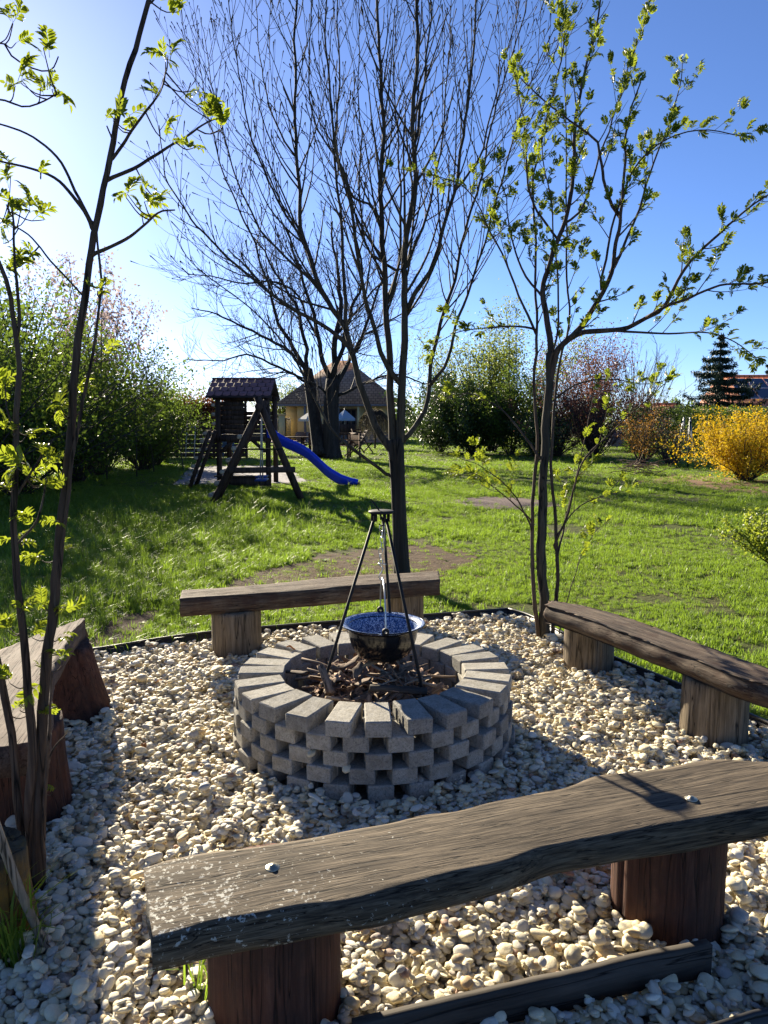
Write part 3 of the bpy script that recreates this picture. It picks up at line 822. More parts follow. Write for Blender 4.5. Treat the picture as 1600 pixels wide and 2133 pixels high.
def scatter_grass():
    rs = np.random.default_rng(21); PP = []; SS = []; II = []
    for ya, yb, dens, k in ((1.0, 6.5, 1000, 1.0), (6.5, 10, 560, 1.15), (10, 16, 260, 1.5), (16, 26, 100, 2.1), (26, 60, 24, 3.2)):
        xa = .56 * yb + 1.2; A = 2 * xa * (yb - ya); nn = int(A * dens)
        P = np.stack([rs.uniform(-xa, xa, nn), rs.uniform(ya, yb, nn)], 1)
        ok = np.abs(P[:, 0]) < .56 * P[:, 1] + 1.1
        ok &= ~inside(P, BEDA)
        for q, pt in enumerate(PATCH):
            c = pt.mean(0); wv = 1 + .16 * wob(np.c_[P, P[:, 0] * 0], 2.0, q)
            ins = inside(c + (P - c) / wv[:, None], pt)
            ok &= ~ins | (rs.random(nn) < (.04 if q == 0 else .12 if q < 3 else .0 if q == 3 else .4))
        P3 = np.c_[P, np.zeros(nn)]
        thin = wob(P3, .8, 31, 3) + .5 * wob(P3, 3.0, 12, 2)              # worn places
        right = np.clip((P[:, 0] + .5) / 2.5, 0, 1)
        ok &= (thin + rs.normal(0, .25, nn)) < (.92 - .42 * right)
        P = P[ok]; P3 = P3[ok]; m = len(P)
        left = np.clip((-.2 - P[:, 0] + (P[:, 1] - 5) * -.05) / 1.6, 0, 1) * np.clip((15 - P[:, 1]) / 5, 0, 1)   # longer grass under the lilacs
        lush = wob(P3, .7, 5, 3)
        s = k * (.60 + .30 * lush + .42 * left * (.8 + .5 * wob(P3, 1.6, 9))) * rs.uniform(.55, 1.45, m)
        s = np.clip(s, .3 * k, 2.2 * k)
        I = rs.choice([0, 1, 2, 4, 5], m, p=[.30, .23, .28, .11, .08])
        tall = rs.random(m) < (.02 + .12 * left); I[tall] = 3
        PP.append(np.c_[P, np.full(m, -.028)]); II.append(I)
        zs = np.where(np.isin(I, [0, 1, 2, 3]), 1.0, .9)
        if k > 1.4: zs = zs * (1 / k * 1.55)
        SS.append(np.c_[s, s, s * zs])
    P = np.vstack(PP); S = np.vstack(SS); I = np.concatenate(II)
    ns = 2200; c = PATCH[0].mean(0); Q = c + rs.normal(0, 1, (ns, 2)) * [.95, .42]          # dry clippings and thin grass on the bare soil
    q2 = rs.choice([5, 5, 5, 5, 5, 2], ns); P = np.vstack([P, np.c_[Q, np.full(ns, -.026)]]); I = np.r_[I, q2]
    s2 = rs.uniform(.35, .9, ns); S = np.vstack([S, np.c_[s2, s2, s2 * np.where(q2 == 5, .45, .55)]])
    Rt = np.c_[rs.normal(0, .12, len(P)), rs.normal(0, .12, len(P)), rs.uniform(0, 6.283, len(P))]
    ok = ~inside(P, BEDA); P, Rt, S, I = P[ok], Rt[ok], S[ok], I[ok]
    o = instancer('lawn_grass', GP, P, Rt, S, I)
    tag(o, 'green lawn grass with clover and thin dry spots around the gravel bed', 'grass')
scatter_grass()
# tufts growing through the pebbles
for (u, v, sc, lab) in ((410, 2075, 1.6, 'long thin grass tuft growing against the stump of the wide bench'), (1446, 1490, 1.2, 'thin grass tuft growing by the end stump of the rounded bench'), (1212, 1385, .9, 'small grass tuft at the stump next to the young tree'), (20, 1985, 1.9, 'dark grass tuft at the foot of the sapling stump')):
    for k in range(1 if sc < 1.7 else 7):
        o = bpy.data.objects.new('grass_tuft', GP[3].data); COL.objects.link(o)
        p = G(u + random.uniform(-6, 6) * (8 if sc > 1.7 else 1), v, .01)
        o.location = p + Vector((0, random.uniform(-.03, .03), -.01)); o.rotation_euler = (0, 0, random.uniform(0, 6)); o.scale = (sc * .8, sc * .8, sc * random.uniform(.8, 1.2))
        tag(o, lab, 'grass tuft', 'grass tufts in the gravel')

# ------------------------------------------------------------------ trees
def norm(v):
    return v / (np.linalg.norm(v) + 1e-9)

def grow_shoot(rs, p, d, L, r, up=.5, n=7, wig=.05):
    """a shoot from p along d that bends upward"""
    P = [np.array(p, float)]; d = norm(np.array(d, float)); st = L / (n - 1)
    for k in range(n - 1):
        d = norm(d + np.array([0, 0, up / (n - 1)]) + rs.normal(0, wig, 3)); P.append(P[-1] + d * st)
    return np.array(P), np.linspace(r, r * .35, n)

def side_dir(rs, t, ang):
    q = norm(np.cross(t, rs.normal(0, 1, 3)))
    return norm(t * math.cos(ang) + q * math.sin(ang))

def add_shoots(ac, rs, P, Rd, t0, spacing, L0, L1, ang=.65, up=.6, rk=.45, sub=None, sides=4, bud=0.0, tips=None, taper=.6, nseg=7, rmin=.0012):
    seg = np.linalg.norm(np.diff(P, axis=0), axis=1); cum = np.r_[0, np.cumsum(seg)]; LT = cum[-1]
    s = t0 * LT + rs.uniform(0, spacing)
    while s < LT * .99:
        k = min(np.searchsorted(cum, s, 'right') - 1, len(P) - 2); f = (s - cum[k]) / seg[k]
        p = P[k] * (1 - f) + P[k + 1] * f; t = norm(P[k + 1] - P[k]); r0 = Rd[k] * (1 - f) + Rd[k + 1] * f
        L = rs.uniform(L0, L1) * (1 - taper * s / LT)
        sp, sr = grow_shoot(rs, p, side_dir(rs, t, ang * rs.uniform(.7, 1.3)), L, max(min(r0 * rk, rmin + .003 + L * .006), rmin), up, nseg)
        if bud: sr = sr.copy(); sr[-1] = max(sr[-1], bud)
        ac.tube(sp, sr, sides, cap=False)
        if bud: ac.tube([sp[-1], sp[-1] + (sp[-1] - sp[-2]) * .12, sp[-1] + (sp[-1] - sp[-2]) * .3], [bud * .7, bud * 1.3, bud * .2], 4, cap=False)
        if tips is not None: tips.append((sp, sr))
        if sub: add_shoots(ac, rs, sp, sr, .25, sub['spacing'], sub['L0'], sub['L1'], sub.get('ang', .7), sub.get('up', .5), .6, sub.get('sub'), sub.get('sides', 3), bud, tips, .4, 5, rmin * .8)
        s += spacing * rs.uniform(.6, 1.4)

def limb_px(pts, Y, dy, n=None):
    """limb through photo points, leaning dy metres away from (or towards) the viewer by its end"""
    m = len(pts)
    Q = [D(u, v, Y + dy * (k / (m - 1)) ** 1.3) for k, (u, v) in enumerate(pts)]
    return crom(Q, n or m * 4)

def attach(pts, Y, dy, prev, n=None):
    """limb that starts on whichever earlier stem passes its first photo point"""
    if prev:
        A = np.vstack(prev); p = np.array(D(*pts[0], Y))
        e = np.hypot(A[:, 0] / A[:, 1] - p[0] / p[1], (A[:, 2] - CAM_H) / A[:, 1] - (p[2] - CAM_H) / p[1])
        q = A[np.argmin(e)]
        if e.min() < .03:
            P = limb_px(pts, q[1], dy, n); P[0] = q; prev.append(crom(P, len(P) * 3)); return P
    P = limb_px(pts, Y, dy, n); prev.append(crom(P, len(P) * 3)); return P

# --- the bare tree behind the far bench
def bare_tree():
    Y = 6.42; rs = np.random.default_rng(3)
    t = thing('tree', 'bare young tree with many upright budding branches behind the straight bench', 'tree', G(838, 1203))
    P = limb_px([(838, 1206), (835, 1150), (832, 1080), (829, 1010), (826, 950), (822, 915)], Y, 0, 30)
    rr = np.interp(np.linspace(0, 1, 30), [0, .06, .5, .85, 1], [.085, .070, .062, .064, .072])
    ac = Acc(); ac.tube(P, rr * (1 + .05 * wob(P * 6, 1, 2)), 18); put('trunk', ac, M_barkd, t, True)
    limbs = [
        ([(820, 945), (815, 850), (812, 760), (805, 640), (797, 487), (796, 262), (790, 112), (783, -60), (778, -300)], .15, .044, .006),
        ([(832, 940), (838, 850), (838, 760), (842, 650), (848, 520), (858, 400), (864, 250), (868, 120), (867, -20), (862, -330)], -.3, .050, .007),
        ([(822, 950), (775, 870), (748, 790), (735, 740), (722, 686), (690, 640), (662, 585), (640, 520), (625, 457), (617, 319), (614, 187), (616, 0), (622, -250)], .5, .038, .006),
        ([(735, 745), (722, 715), (675, 678), (628, 653), (569, 615), (520, 575), (475, 540), (430, 490), (400, 457), (350, 380), (338, 330), (330, 262)], -.4, .024, .004),
        ([(816, 996), (760, 955), (700, 900), (656, 837), (628, 775), (600, 725), (560, 680), (500, 625), (440, 580), (395, 540), (368, 492)], .3, .018, .003),
        ([(836, 925), (880, 868), (893, 835), (897, 790), (903, 740), (925, 647), (944, 600), (962, 520), (985, 430), (1010, 330), (1040, 200), (1075, 80), (1120, -80)], .6, .026, .004),
        ([(843, 655), (862, 620), (906, 540), (944, 405), (970, 262), (985, 75), (1000, -150)], -.6, .026, .005),
        ([(897, 800), (934, 750), (950, 678), (966, 625), (1005, 520), (1040, 400), (1070, 280), (1130, 120), (1180, 0)], -.2, .018, .003),
        ([(832, 800), (800, 750), (787, 709), (769, 656), (756, 600), (740, 490), (730, 412), (700, 300), (683, 150), (677, -60)], -.7, .028, .005),
        ([(720, 690), (717, 600), (713, 487), (705, 412), (697, 300), (704, 200), (704, 75), (698, -150)], .9, .022, .004),
        ([(858, 330), (872, 240), (887, 150), (899, 0), (905, -180)], .8, .018, .004),
        ([(700, 655), (660, 600), (600, 540), (540, 470), (500, 390), (470, 300), (445, 190), (418, 45)], .9, .017, .003),
        ([(640, 520), (590, 440), (550, 360), (520, 270), (500, 150), (480, 20), (470, -80)], -.8, .014, .003),
        ([(800, 490), (770, 430), (735, 410), (715, 350), (660, 260), (640, 130), (650, -40)], -.9, .014, .003),
        ([(845, 560), (880, 470), (905, 380), (925, 250), (935, 120), (940, -60)], .9, .016, .003),
        ([(806, 640), (830, 560), (835, 430), (828, 300), (822, 150), (826, -80)], .9, .018, .003),
        ([(617, 330), (580, 270), (555, 190), (540, 80), (525, -40)], .4, .011, .003),
        ([(569, 615), (540, 540), (500, 440), (455, 330), (430, 220), (415, 120), (410, 40)], .6, .012, .003),
        ([(820, 560), (770, 520), (748, 420), (752, 280), (745, 120), (750, -60)], .5, .014, .003),
        ([(950, 400), (1000, 320), (1030, 210), (1060, 90), (1085, -40)], .7, .012, .003),
    ]
    tw = Acc(); prev = [P]
    for k, (pts, dy, r0, r1) in enumerate(limbs):
        P = attach(pts, Y, dy, prev); m = len(P)
        P[2:] += .02 * np.stack([wob(P[2:] * 3, 1, k), wob(P[2:] * 3, 1, k + 7), 0 * P[2:, 0]], 1)
        R = (r0 + (r1 - r0) * np.linspace(0, 1, m) ** .6) * .92
        ac = Acc(); ac.tube(P, R, 10); put('limb', ac, M_bark, t, True)
        add_shoots(tw, rs, P, R, .24 if k < 10 else .12, .095, .40, 1.35, .60, .85, .5, dict(spacing=.16, L0=.10, L1=.40, ang=.75, up=.5, sides=3), 4, bud=.0045, nseg=8, rmin=.0030)
    tag(put('twigs', tw, M_bark, t), kind='stuff')
bare_tree()

# --- pinnate rowan leaves
def pinnate(seed, pairs=5, L=.09, fold=.35, curl=.3):
    rs = np.random.default_rng(seed); a = Acc()
    def leaflet(o, d, up, ln, wd):
        d = norm(d); s = norm(np.cross(up, d)); up = norm(np.cross(d, s))
        m1 = o + d * ln * .35; m2 = o + d * ln * .7 - up * curl * ln * .1; tp = o + d * ln - up * curl * ln * .3
        e = up * fold * wd
        for sg in (1, -1):
            w1 = m1 + s * sg * wd * .5 + e * .5; w2 = m2 + s * sg * wd * .42 + e * .4
            q = [o, w1, w2, m2, m1] if sg > 0 else [o, m1, m2, w2, w1]
            a.add([o, m1, w1], [[0, 1, 2]] if sg > 0 else [[0, 2, 1]])
            a.add([m1, m2, w2, w1], [[0, 1, 2, 3]] if sg > 0 else [[0, 3, 2, 1]])
            a.add([m2, tp, w2], [[0, 1, 2]] if sg > 0 else [[0, 2, 1]])
    n = 6; P = np.stack([np.linspace(0, L, n), np.zeros(n), .22 * L * np.sin(np.linspace(0, 2.0, n))], 1)
    a.tube(P, np.linspace(.0011, .0006, n), 3, cap=False)
    for k in range(pairs):
        f = .25 + .65 * k / (pairs - 1) if pairs > 1 else .6; q = f * (n - 1); i = min(int(q), n - 2)
        o = P[i] + (P[i + 1] - P[i]) * (q - i)
        ln = L * .46 * (.75 + .5 * math.sin(f * 3)) * rs.uniform(.85, 1.1)
        for sg in (1, -1):
            leaflet(o, np.array([.75 + rs.normal(0, .1), sg * (.75 + rs.normal(0, .1)), .25 + rs.normal(0, .15)]), np.array([0, -sg * .25, 1.]), ln, ln * .40)
    leaflet(P[-1], np.array([1, 0, -.2]), np.array([.2, 0, 1.]), L * .42, L * .17)
    me = a.mesh('leaf'); return me
M_rleaf = mat_leaf('rowan_leaf', (.045, .088, .010), (.125, .175, .020), .5, (.34, .40, .025), .42)
LEAF = []
for s in range(5):
    me = pinnate(s, 4 + s % 3, .085, .25 + .12 * s, .3 + .25 * s); me.materials.append(M_rleaf); LEAF.append(me)

def leaf_spots(rs, P, R, t0, spacing, nper=3):
    """places and directions for opening leaves along a shoot"""
    out = []; seg = np.linalg.norm(np.diff(P, axis=0), axis=1); cum = np.r_[0, np.cumsum(seg)]; LT = cum[-1]
    s = t0 * LT
    while s <= LT:
        k = min(np.searchsorted(cum, s, 'right') - 1, len(P) - 2); f = (s - cum[k]) / seg[k]
        p = P[k] * (1 - f) + P[k + 1] * f; t = norm(P[k + 1] - P[k])
        for q in range(rs.integers(max(1, nper - 1), nper + 2)):
            d = norm(side_dir(rs, t, rs.uniform(.5, 1.15)) + np.array([0, 0, .25])); out.append((p, d))
        s += spacing * rs.uniform(.6, 1.4)
    for q in range(3): out.append((P[-1], side_dir(rs, norm(P[-1] - P[-2]), rs.uniform(.1, .6))))
    return out

def leaf_matrix(rs, p, d, sc):
    x = Vector(d).normalized(); r = Vector(rs.normal(0, .5, 3)) + Vector((0, 0, 1)); y = r.cross(x).normalized(); z = x.cross(y)
    M = Matrix((x, y, z)).transposed().to_4x4(); M.translation = Vector(p)
    return M @ Matrix.Diagonal((sc, sc, sc, 1))

def place_leaves(rs, spots, parent, nobj, s0, s1, keyscore=None):
    """the biggest ones as leaves of their own, the rest as one mass"""
    pw = WOFF[parent.as_pointer()]
    sp = []
    for p, d in spots: sp.append((p, d, rs.uniform(s0, s1)))
    def score(q):
        p = q[0]; return q[2] / max(.3, np.linalg.norm(np.array(p) - [0, 0, CAM_H])) * (1 if bool(in_view(np.array(p[0]), np.array(p[1]), np.array(p[2]), 0)) else .01)
    sp.sort(key=score, reverse=True)
    rest = Acc(); arr = []
    for me in LEAF:
        v = np.zeros(len(me.vertices) * 3, np.float32); me.vertices.foreach_get('co', v)
        arr.append((v.reshape(-1, 3), [list(f.vertices) for f in me.polygons]))
    for k, (p, d, s) in enumerate(sp):
        i = rs.integers(0, 5); M = leaf_matrix(rs, p, d, s)
        if k < nobj:
            o = bpy.data.objects.new('leaf', LEAF[i]); COL.objects.link(o); o.parent = parent
            M.translation -= pw; o.matrix_local = M
        else:
            v, f = arr[i]; V = v @ np.array(M.to_3x3()).T + np.array(M.translation)
            f3 = [q for q in f if len(q) == 3]; f4 = [q for q in f if len(q) == 4]; b = rest.n
            rest.add(V, f3); rest.f[4].append(np.array(f4) + b)
    if len(sp) > nobj: tag(put('foliage', rest, M_rleaf, parent), kind='stuff')

# --- young leafy rowan on the right
def rowan_right():
    Y = 4.66; rs = np.random.default_rng(17)
    t = thing('tree', 'multi-stemmed young rowan with fresh green leaves beside the rounded bench', 'tree', G(1135, 1325))
    stems = [
        ([(1136, 1330), (1132, 1200), (1128, 1100), (1130, 1000), (1136, 900), (1145, 800), (1149, 735)], 0, .034, .024, 'trunk'),
        ([(1139, 860), (1146, 790), (1149, 730), (1140, 670), (1131, 620), (1136, 580), (1150, 530), (1170, 475), (1185, 420), (1195, 350), (1200, 235), (1215, 150), (1240, 60), (1252, -30), (1262, -120)], .4, .028, .004, 'limb'),
        ([(1140, 850), (1147, 775), (1162, 728), (1200, 695), (1225, 660), (1250, 610), (1270, 570), (1284, 500), (1292, 450), (1303, 340), (1310, 250), (1335, 170)], -.3, .030, .004, 'limb'),
        ([(1190, 702), (1215, 692), (1300, 684), (1345, 662), (1380, 638), (1440, 540), (1520, 470), (1580, 420), (1640, 380)], -.6, .021, .004, 'limb'),
        ([(1345, 662), (1385, 640), (1425, 625), (1500, 595), (1600, 588), (1680, 560)], -.9, .012, .003, 'limb'),
        ([(1270, 688), (1300, 690), (1390, 695), (1465, 692), (1520, 705), (1575, 745)], -.4, .010, .003, 'limb'),
        ([(1292, 452), (1265, 400), (1245, 320), (1235, 290), (1170, 240), (1120, 200), (1085, 165), (1060, 125)], .3, .013, .003, 'limb'),
        ([(1270, 570), (1300, 510), (1330, 440), (1360, 350), (1400, 240), (1424, 130)], .5, .012, .003, 'limb'),
        ([(1250, 605), (1310, 560), (1370, 380), (1440, 270), (1530, 278)][:1] + [(1290, 430), (1330, 340), (1400, 285), (1470, 270), (1540, 285)], -.4, .010, .003, 'limb'),
        ([(1175, 470), (1215, 430), (1260, 300), (1330, 80), (1345, 40)], .2, .010, .003, 'limb'),
        ([(1122, 1325), (1112, 1230), (1107, 1110), (1112, 1010), (1118, 900), (1114, 800), (1117, 690), (1118, 560), (1112, 420), (1125, 300), (1170, 120), (1185, -20)], .3, .018, .004, 'limb'),
        ([(1152, 1328), (1158, 1220), (1160, 1110), (1152, 1000), (1150, 880), (1165, 780), (1185, 650), (1180, 520), (1180, 380), (1178, 200), (1182, 40)], .5, .016, .003, 'limb'),
        ([(1150, 1150), (1175, 1090), (1195, 1020), (1215, 960), (1270, 905), (1330, 850), (1380, 800)], -.3, .011, .003, 'limb'),
        ([(1155, 1170), (1180, 1080), (1205, 980), (1225, 880), (1240, 800)], .3, .009, .002, 'limb'),
        ([(1150, 1130), (1200, 1060), (1260, 1030), (1290, 1000)], .2, .008, .002, 'limb'),
        ([(1165, 1320), (1185, 1240), (1210, 1160), (1240, 1110), (1262, 1090)], .2, .006, .002, 'limb'),
        ([(1110, 1110), (1090, 1060), (1050, 1010), (1000, 970), (960, 955)], -.3, .008, .002, 'limb'),
        ([(1112, 1090), (1060, 1040), (1010, 1000), (985, 985), (960, 990)], -.5, .006, .002, 'limb'),
        ([(1125, 960), (1085, 900), (1040, 850), (980, 820), (930, 830)], .4, .010, .002, 'limb'),
        ([(1118, 700), (1075, 600), (1020, 480), (980, 400), (920, 370), (820, 350)], .5, .011, .002, 'limb'),
        ([(1128, 690), (1080, 680), (1020, 682), (960, 690), (900, 720)], -.3, .010, .002, 'limb'),
        ([(1132, 620), (1090, 560), (1060, 470), (1050, 400), (1030, 330)], .5, .010, .002, 'limb'),
        ([(1138, 850), (1200, 800), (1280, 790), (1340, 800), (1400, 790)], .5, .009, .002, 'limb'),
        ([(1160, 500), (1110, 420), (1095, 320), (1085, 220), (1072, 150)], -.4, .010, .003, 'limb'),
        ([(1142, 780), (1165, 640), (1150, 440), (1130, 330), (1135, 240)], -.5, .009, .003, 'limb'),
    ]
    tw = Acc(); tips = []; spots = []; prev = []
    for k, (pts, dy, r0, r1, nm) in enumerate(stems):
        P = attach(pts, Y, dy, prev) if pts[0][1] < 1300 else limb_px(pts, Y, dy); m = len(P)
        if pts[0][1] >= 1300: prev.append(crom(P, m * 3))
        P[1:] += .012 * np.stack([wob(P[1:] * 5, 1, k + 3), wob(P[1:] * 5, 1, k + 9), 0 * P[1:, 0]], 1)
        R = (r0 + (r1 - r0) * np.linspace(0, 1, m) ** .8) * (1 if nm == 'trunk' else .82)
        ac = Acc(); ac.tube(P, R * (1 + .05 * wob(P * 12, 1, k)), 10); put(nm, ac, M_barkr if k not in (0,) else M_bark, t, True)
        if nm == 'trunk': continue
        low = pts[0][1] > 900
        tl = []
        add_shoots(tw, rs, P, R, .42 if pts[0][1] > 1200 else .22, .095 if not low else .13, .10, .42, .75, .45, .5, None, 4, tips=tl, nseg=6)
        for sp, sr in tl:
            if rs.random() < (.8 if not low else .6): spots += leaf_spots(rs, sp, sr, .3, .045, 1)
        spots += leaf_spots(rs, P[int(m * .55):], R[int(m * .55):], .1, .08, 1)
    tag(put('twigs', tw, M_barkr, t), kind='stuff')
    place_leaves(rs, spots, t, 300, .38, .76)
    print('rowan right leaves', len(spots))
rowan_right()

# --- near sapling on the left
def rowan_left():
    Y = 2.12; rs = np.random.default_rng(29)
    t = thing('sapling', 'slender multi-stemmed rowan sapling with bright leaves by the reddish bench', 'tree', G(70, 1835))
    stems = [
        ([(82, 1850), (80, 1700), (84, 1560), (96, 1400), (115, 1220), (132, 1050), (148, 880), (165, 700), (185, 560), (195, 490), (215, 400), (235, 300), (250, 200), (285, 90), (310, 0), (325, -90)], .12, .019, .006, 'trunk'),
        ([(62, 1850), (62, 1700), (66, 1560), (58, 1420), (44, 1300), (30, 1100), (33, 900), (38, 740), (22, 620), (4, 560), (-40, 480)], -.12, .016, .005, 'trunk'),
        ([(70, 1850), (72, 1700), (80, 1540), (92, 1420), (125, 1180), (158, 920), (196, 720), (211, 600), (205, 520), (200, 470)], .05, .010, .003, 'trunk'),
        ([(48, 1850), (40, 1700), (10, 1450), (-60, 1150), (-130, 700), (-140, 300), (-100, -60)], .1, .013, .005, 'trunk'),
        ([(90, 1850), (92, 1740), (95, 1600), (104, 1490), (108, 1400)], -.05, .008, .003, 'trunk'),
        ([(194, 485), (175, 440), (120, 375), (60, 350), (0, 335), (-40, 320)], -.15, .006, .002, 'limb'),
        ([(196, 475), (160, 400), (120, 330), (60, 280), (0, 258), (-50, 240)], .10, .005, .002, 'limb'),
        ([(190, 532), (250, 505), (300, 470), (335, 442), (366, 438)], -.10, .006, .002, 'limb'),
        ([(221, 374), (280, 350), (320, 325), (375, 292), (430, 255), (455, 245)], .12, .006, .002, 'limb'),
        ([(228, 340), (265, 290), (295, 245), (335, 185), (345, 150)], -.12, .005, .002, 'limb'),
        ([(236, 298), (222, 262)], .02, .003, .002, 'limb'),
        ([(-135, 420), (-60, 150), (0, 88), (30, 120), (75, 145), (108, 145), (120, 118)], .2, .005, .0018, 'limb'),
        ([(-138, 450), (-60, 220), (0, 208), (50, 222), (95, 208), (118, 196)], -.1, .005, .0018, 'limb'),
        ([(40, 700), (32, 560), (28, 460), (15, 400)], .1, .005, .002, 'limb'),
        ([(178, 622), (120, 560), (70, 500), (30, 470), (-30, 440)], .2, .003, .002, 'limb'),
        ([(310, 10), (330, -10), (350, -30), (370, -5)], .05, .003, .0015, 'limb'),
        ([(30, 1040), (80, 960), (110, 915)], .05, .004, .002, 'limb'),
        ([(33, 1140), (80, 1080), (100, 1000)], .08, .004, .002, 'limb'),
        ([(34, 900), (15, 860), (10, 810)], .05, .003, .0015, 'limb'),
        ([(149, 875), (170, 850), (165, 820)], .05, .003, .0015, 'limb'),
        ([(85, 1610), (110, 1560), (138, 1530)], .05, .004, .002, 'limb'),
    ]
    spots = []; prev = []; allp = []
    for k, (pts, dy, r0, r1, nm) in enumerate(stems):
        P = attach(pts, Y, dy, prev) if nm == 'limb' else limb_px(pts, Y, dy); m = len(P)
        if nm != 'limb': prev.append(crom(P, m * 3))
        allp.append(crom(P, 60))
        R = r0 + (r1 - r0) * np.linspace(0, 1, m) ** .9
        P[1:] += .004 * np.stack([wob(P[1:] * 9, 1, k), wob(P[1:] * 9, 1, k + 5), 0 * P[1:, 0]], 1)
        nb = Acc(); nb.tube(P, R * (1 + .06 * wob(P * 20, 1, k)), 10); put(nm, nb, M_barkr, t, True)
    # leaf clusters where the photo has them
    cl = [(345, 120, 4), (320, 205, 2), (285, 243, 2), (228, 240, 3), (405, 195, 3), (430, 238, 4), (462, 262, 3), (405, 300, 2), (350, 288, 2), (372, 18, 3), (270, 408, 3), (310, 425, 2), (335, 410, 3), (290, 445, 2), (100, 105, 2), (28, 40, 3), (40, 88, 2), (50, 165, 4), (90, 178, 3), (115, 195, 2), (20, 180, 2), (15, 340, 2), (95, 360, 1),
          (20, 375, 3), (30, 430, 4), (55, 435, 3), (15, 470, 3), (80, 450, 2), (10, 505, 2), (45, 545, 4), (20, 565, 3), (60, 540, 3), (210, 605, 3), (225, 740, 2), (130, 850, 4), (170, 815, 3), (10, 800, 4), (20, 890, 4), (60, 905, 3), (100, 950, 5), (40, 965, 4), (75, 985, 3), (20, 1020, 3), (90, 1010, 3), (65, 1085, 3), (110, 1090, 2), (40, 1130, 3), (80, 1160, 3), (130, 1145, 2), (45, 1270, 2), (90, 1265, 3), (125, 1275, 3), (15, 1300, 3), (70, 1320, 2), (125, 1330, 2), (130, 1375, 2), (20, 1415, 2), (90, 1420, 2), (35, 1480, 2), (100, 1480, 3), (60, 1490, 2), (95, 1560, 2), (110, 1640, 1)]
    for u, v, c in cl:
        p0 = np.array(D(u, v, Y + rs.normal(0, .06)))
        for q in range(c):
            d = norm(rs.normal(0, 1, 3) * [1, .8, .6] + [0, 0, .45]); spots.append((p0 - d * .012 + rs.normal(0, .006, 3), d))
    place_leaves(rs, spots, t, 400, .38, .78)
    # petioles: tie every cluster to the nearest stem
    allp = np.vstack(allp)
    ac = Acc()
    for k in range(0, len(spots)):
        p = np.array(spots[k][0]); q = allp[np.argmin(np.linalg.norm(allp - p, axis=1))]
        if np.linalg.norm(q - p) > .012 and k % 2 == 0:
            ac.tube(crom([q, (p + q) / 2 + [0, 0, -.012], p], 6), [.0022, .002, .0018, .0016, .0014, .0012], 4, cap=False)
    tag(put('side_shoots', ac, M_barkr, t, True), kind='stuff')
    # old stump it grew from, and the stake
    st = thing('stump', 'mossy old tree stump with yellow lichen at the foot of the sapling', 'stump', G(-10, 1985))
    ms = mat_wood('mossy_stump', (.022, .018, .011), (.062, .052, .03), (.11, .09, .055), axis=2, grain=25, bumpd=.02, stain=(.22, .12, .015))
    o = stump((-1.10, 1.89), .125, .25, ms, st, 44, flare=.25, cracks=4); o.name = 'stump_body'
    ac = Acc(); ac.tube(crom([D(-30, 1660, 1.80), D(40, 1850, 1.82), D(112, 2010, 1.84)], 10), .0115, 10)
    tag(put('stake', ac, mat_wood('stake_wood', (.10, .085, .06), (.22, .19, .14), (.33, .29, .22), axis=2, grain=60), base=tuple(D(112, 2010, 1.84))), 'bare grey wooden stake leaning beside the sapling', 'stake')
rowan_left()

# ------------------------------------------------------------------ leaves and shrubs of the garden behind
def leaves(ac, C, L, W, rs, droop=0.0):
    C = np.asarray(C, float); n = len(C)
    d = rs.normal(0, 1, (n, 3)); d[:, 2] -= droop; d /= np.linalg.norm(d, axis=1)[:, None]
    q = rs.normal(0, 1, (n, 3)); s = np.cross(d, q); s /= np.linalg.norm(s, axis=1)[:, None] + 1e-9
    u = np.cross(d, s); l = (L * rs.uniform(.6, 1.25, n))[:, None]; w = l * W / L * .5
    V = np.stack([C, C + d * l * .5 + s * w + u * w * .4, C + d * l, C + d * l * .5 - s * w + u * w * .4], 1).reshape(-1, 3)
    b = np.arange(n)[:, None] * 4
    ac.add(V, np.concatenate([b + [0, 1, 2], b + [0, 2, 3]]))

M_lilac = mat_leaf('lilac_leaf', (.026, .056, .009), (.080, .125, .019), .45, (.17, .25, .03), .5, spec=.15)
M_young = mat_leaf('young_leaf', (.070, .105, .018), (.14, .175, .035), .5, (.25, .30, .05), .5)
M_dark = mat_leaf('evergreen_leaf', (.012, .030, .008), (.040, .070, .018), .25, (.08, .14, .02), .35)
M_bloss = mat_leaf('pale_blossom', (.26, .19, .175), (.42, .33, .31), .35, (.42, .34, .32), .6)
M_purple = mat_leaf('purple_blossom', (.075, .025, .06), (.16, .06, .12), .4, None, .6)
M_copper = mat_leaf('copper_leaf', (.075, .030, .020), (.16, .070, .045), .4, (.22, .09, .05), .5)
M_forsy = mat_leaf('forsythia_flower', (.46, .30, .010), (.68, .46, .02), .4, (.75, .52, .02), .6)
M_forsyb = mat_leaf('faded_forsythia', (.20, .10, .018), (.38, .20, .03), .4, None, .6)
M_ivy = mat_leaf('red_creeper', (.12, .035, .015), (.28, .10, .04), .4, None, .5)
M_box = mat_leaf('bright_shrub_leaf', (.085, .14, .014), (.18, .23, .03), .5, (.36, .42, .04), .45)

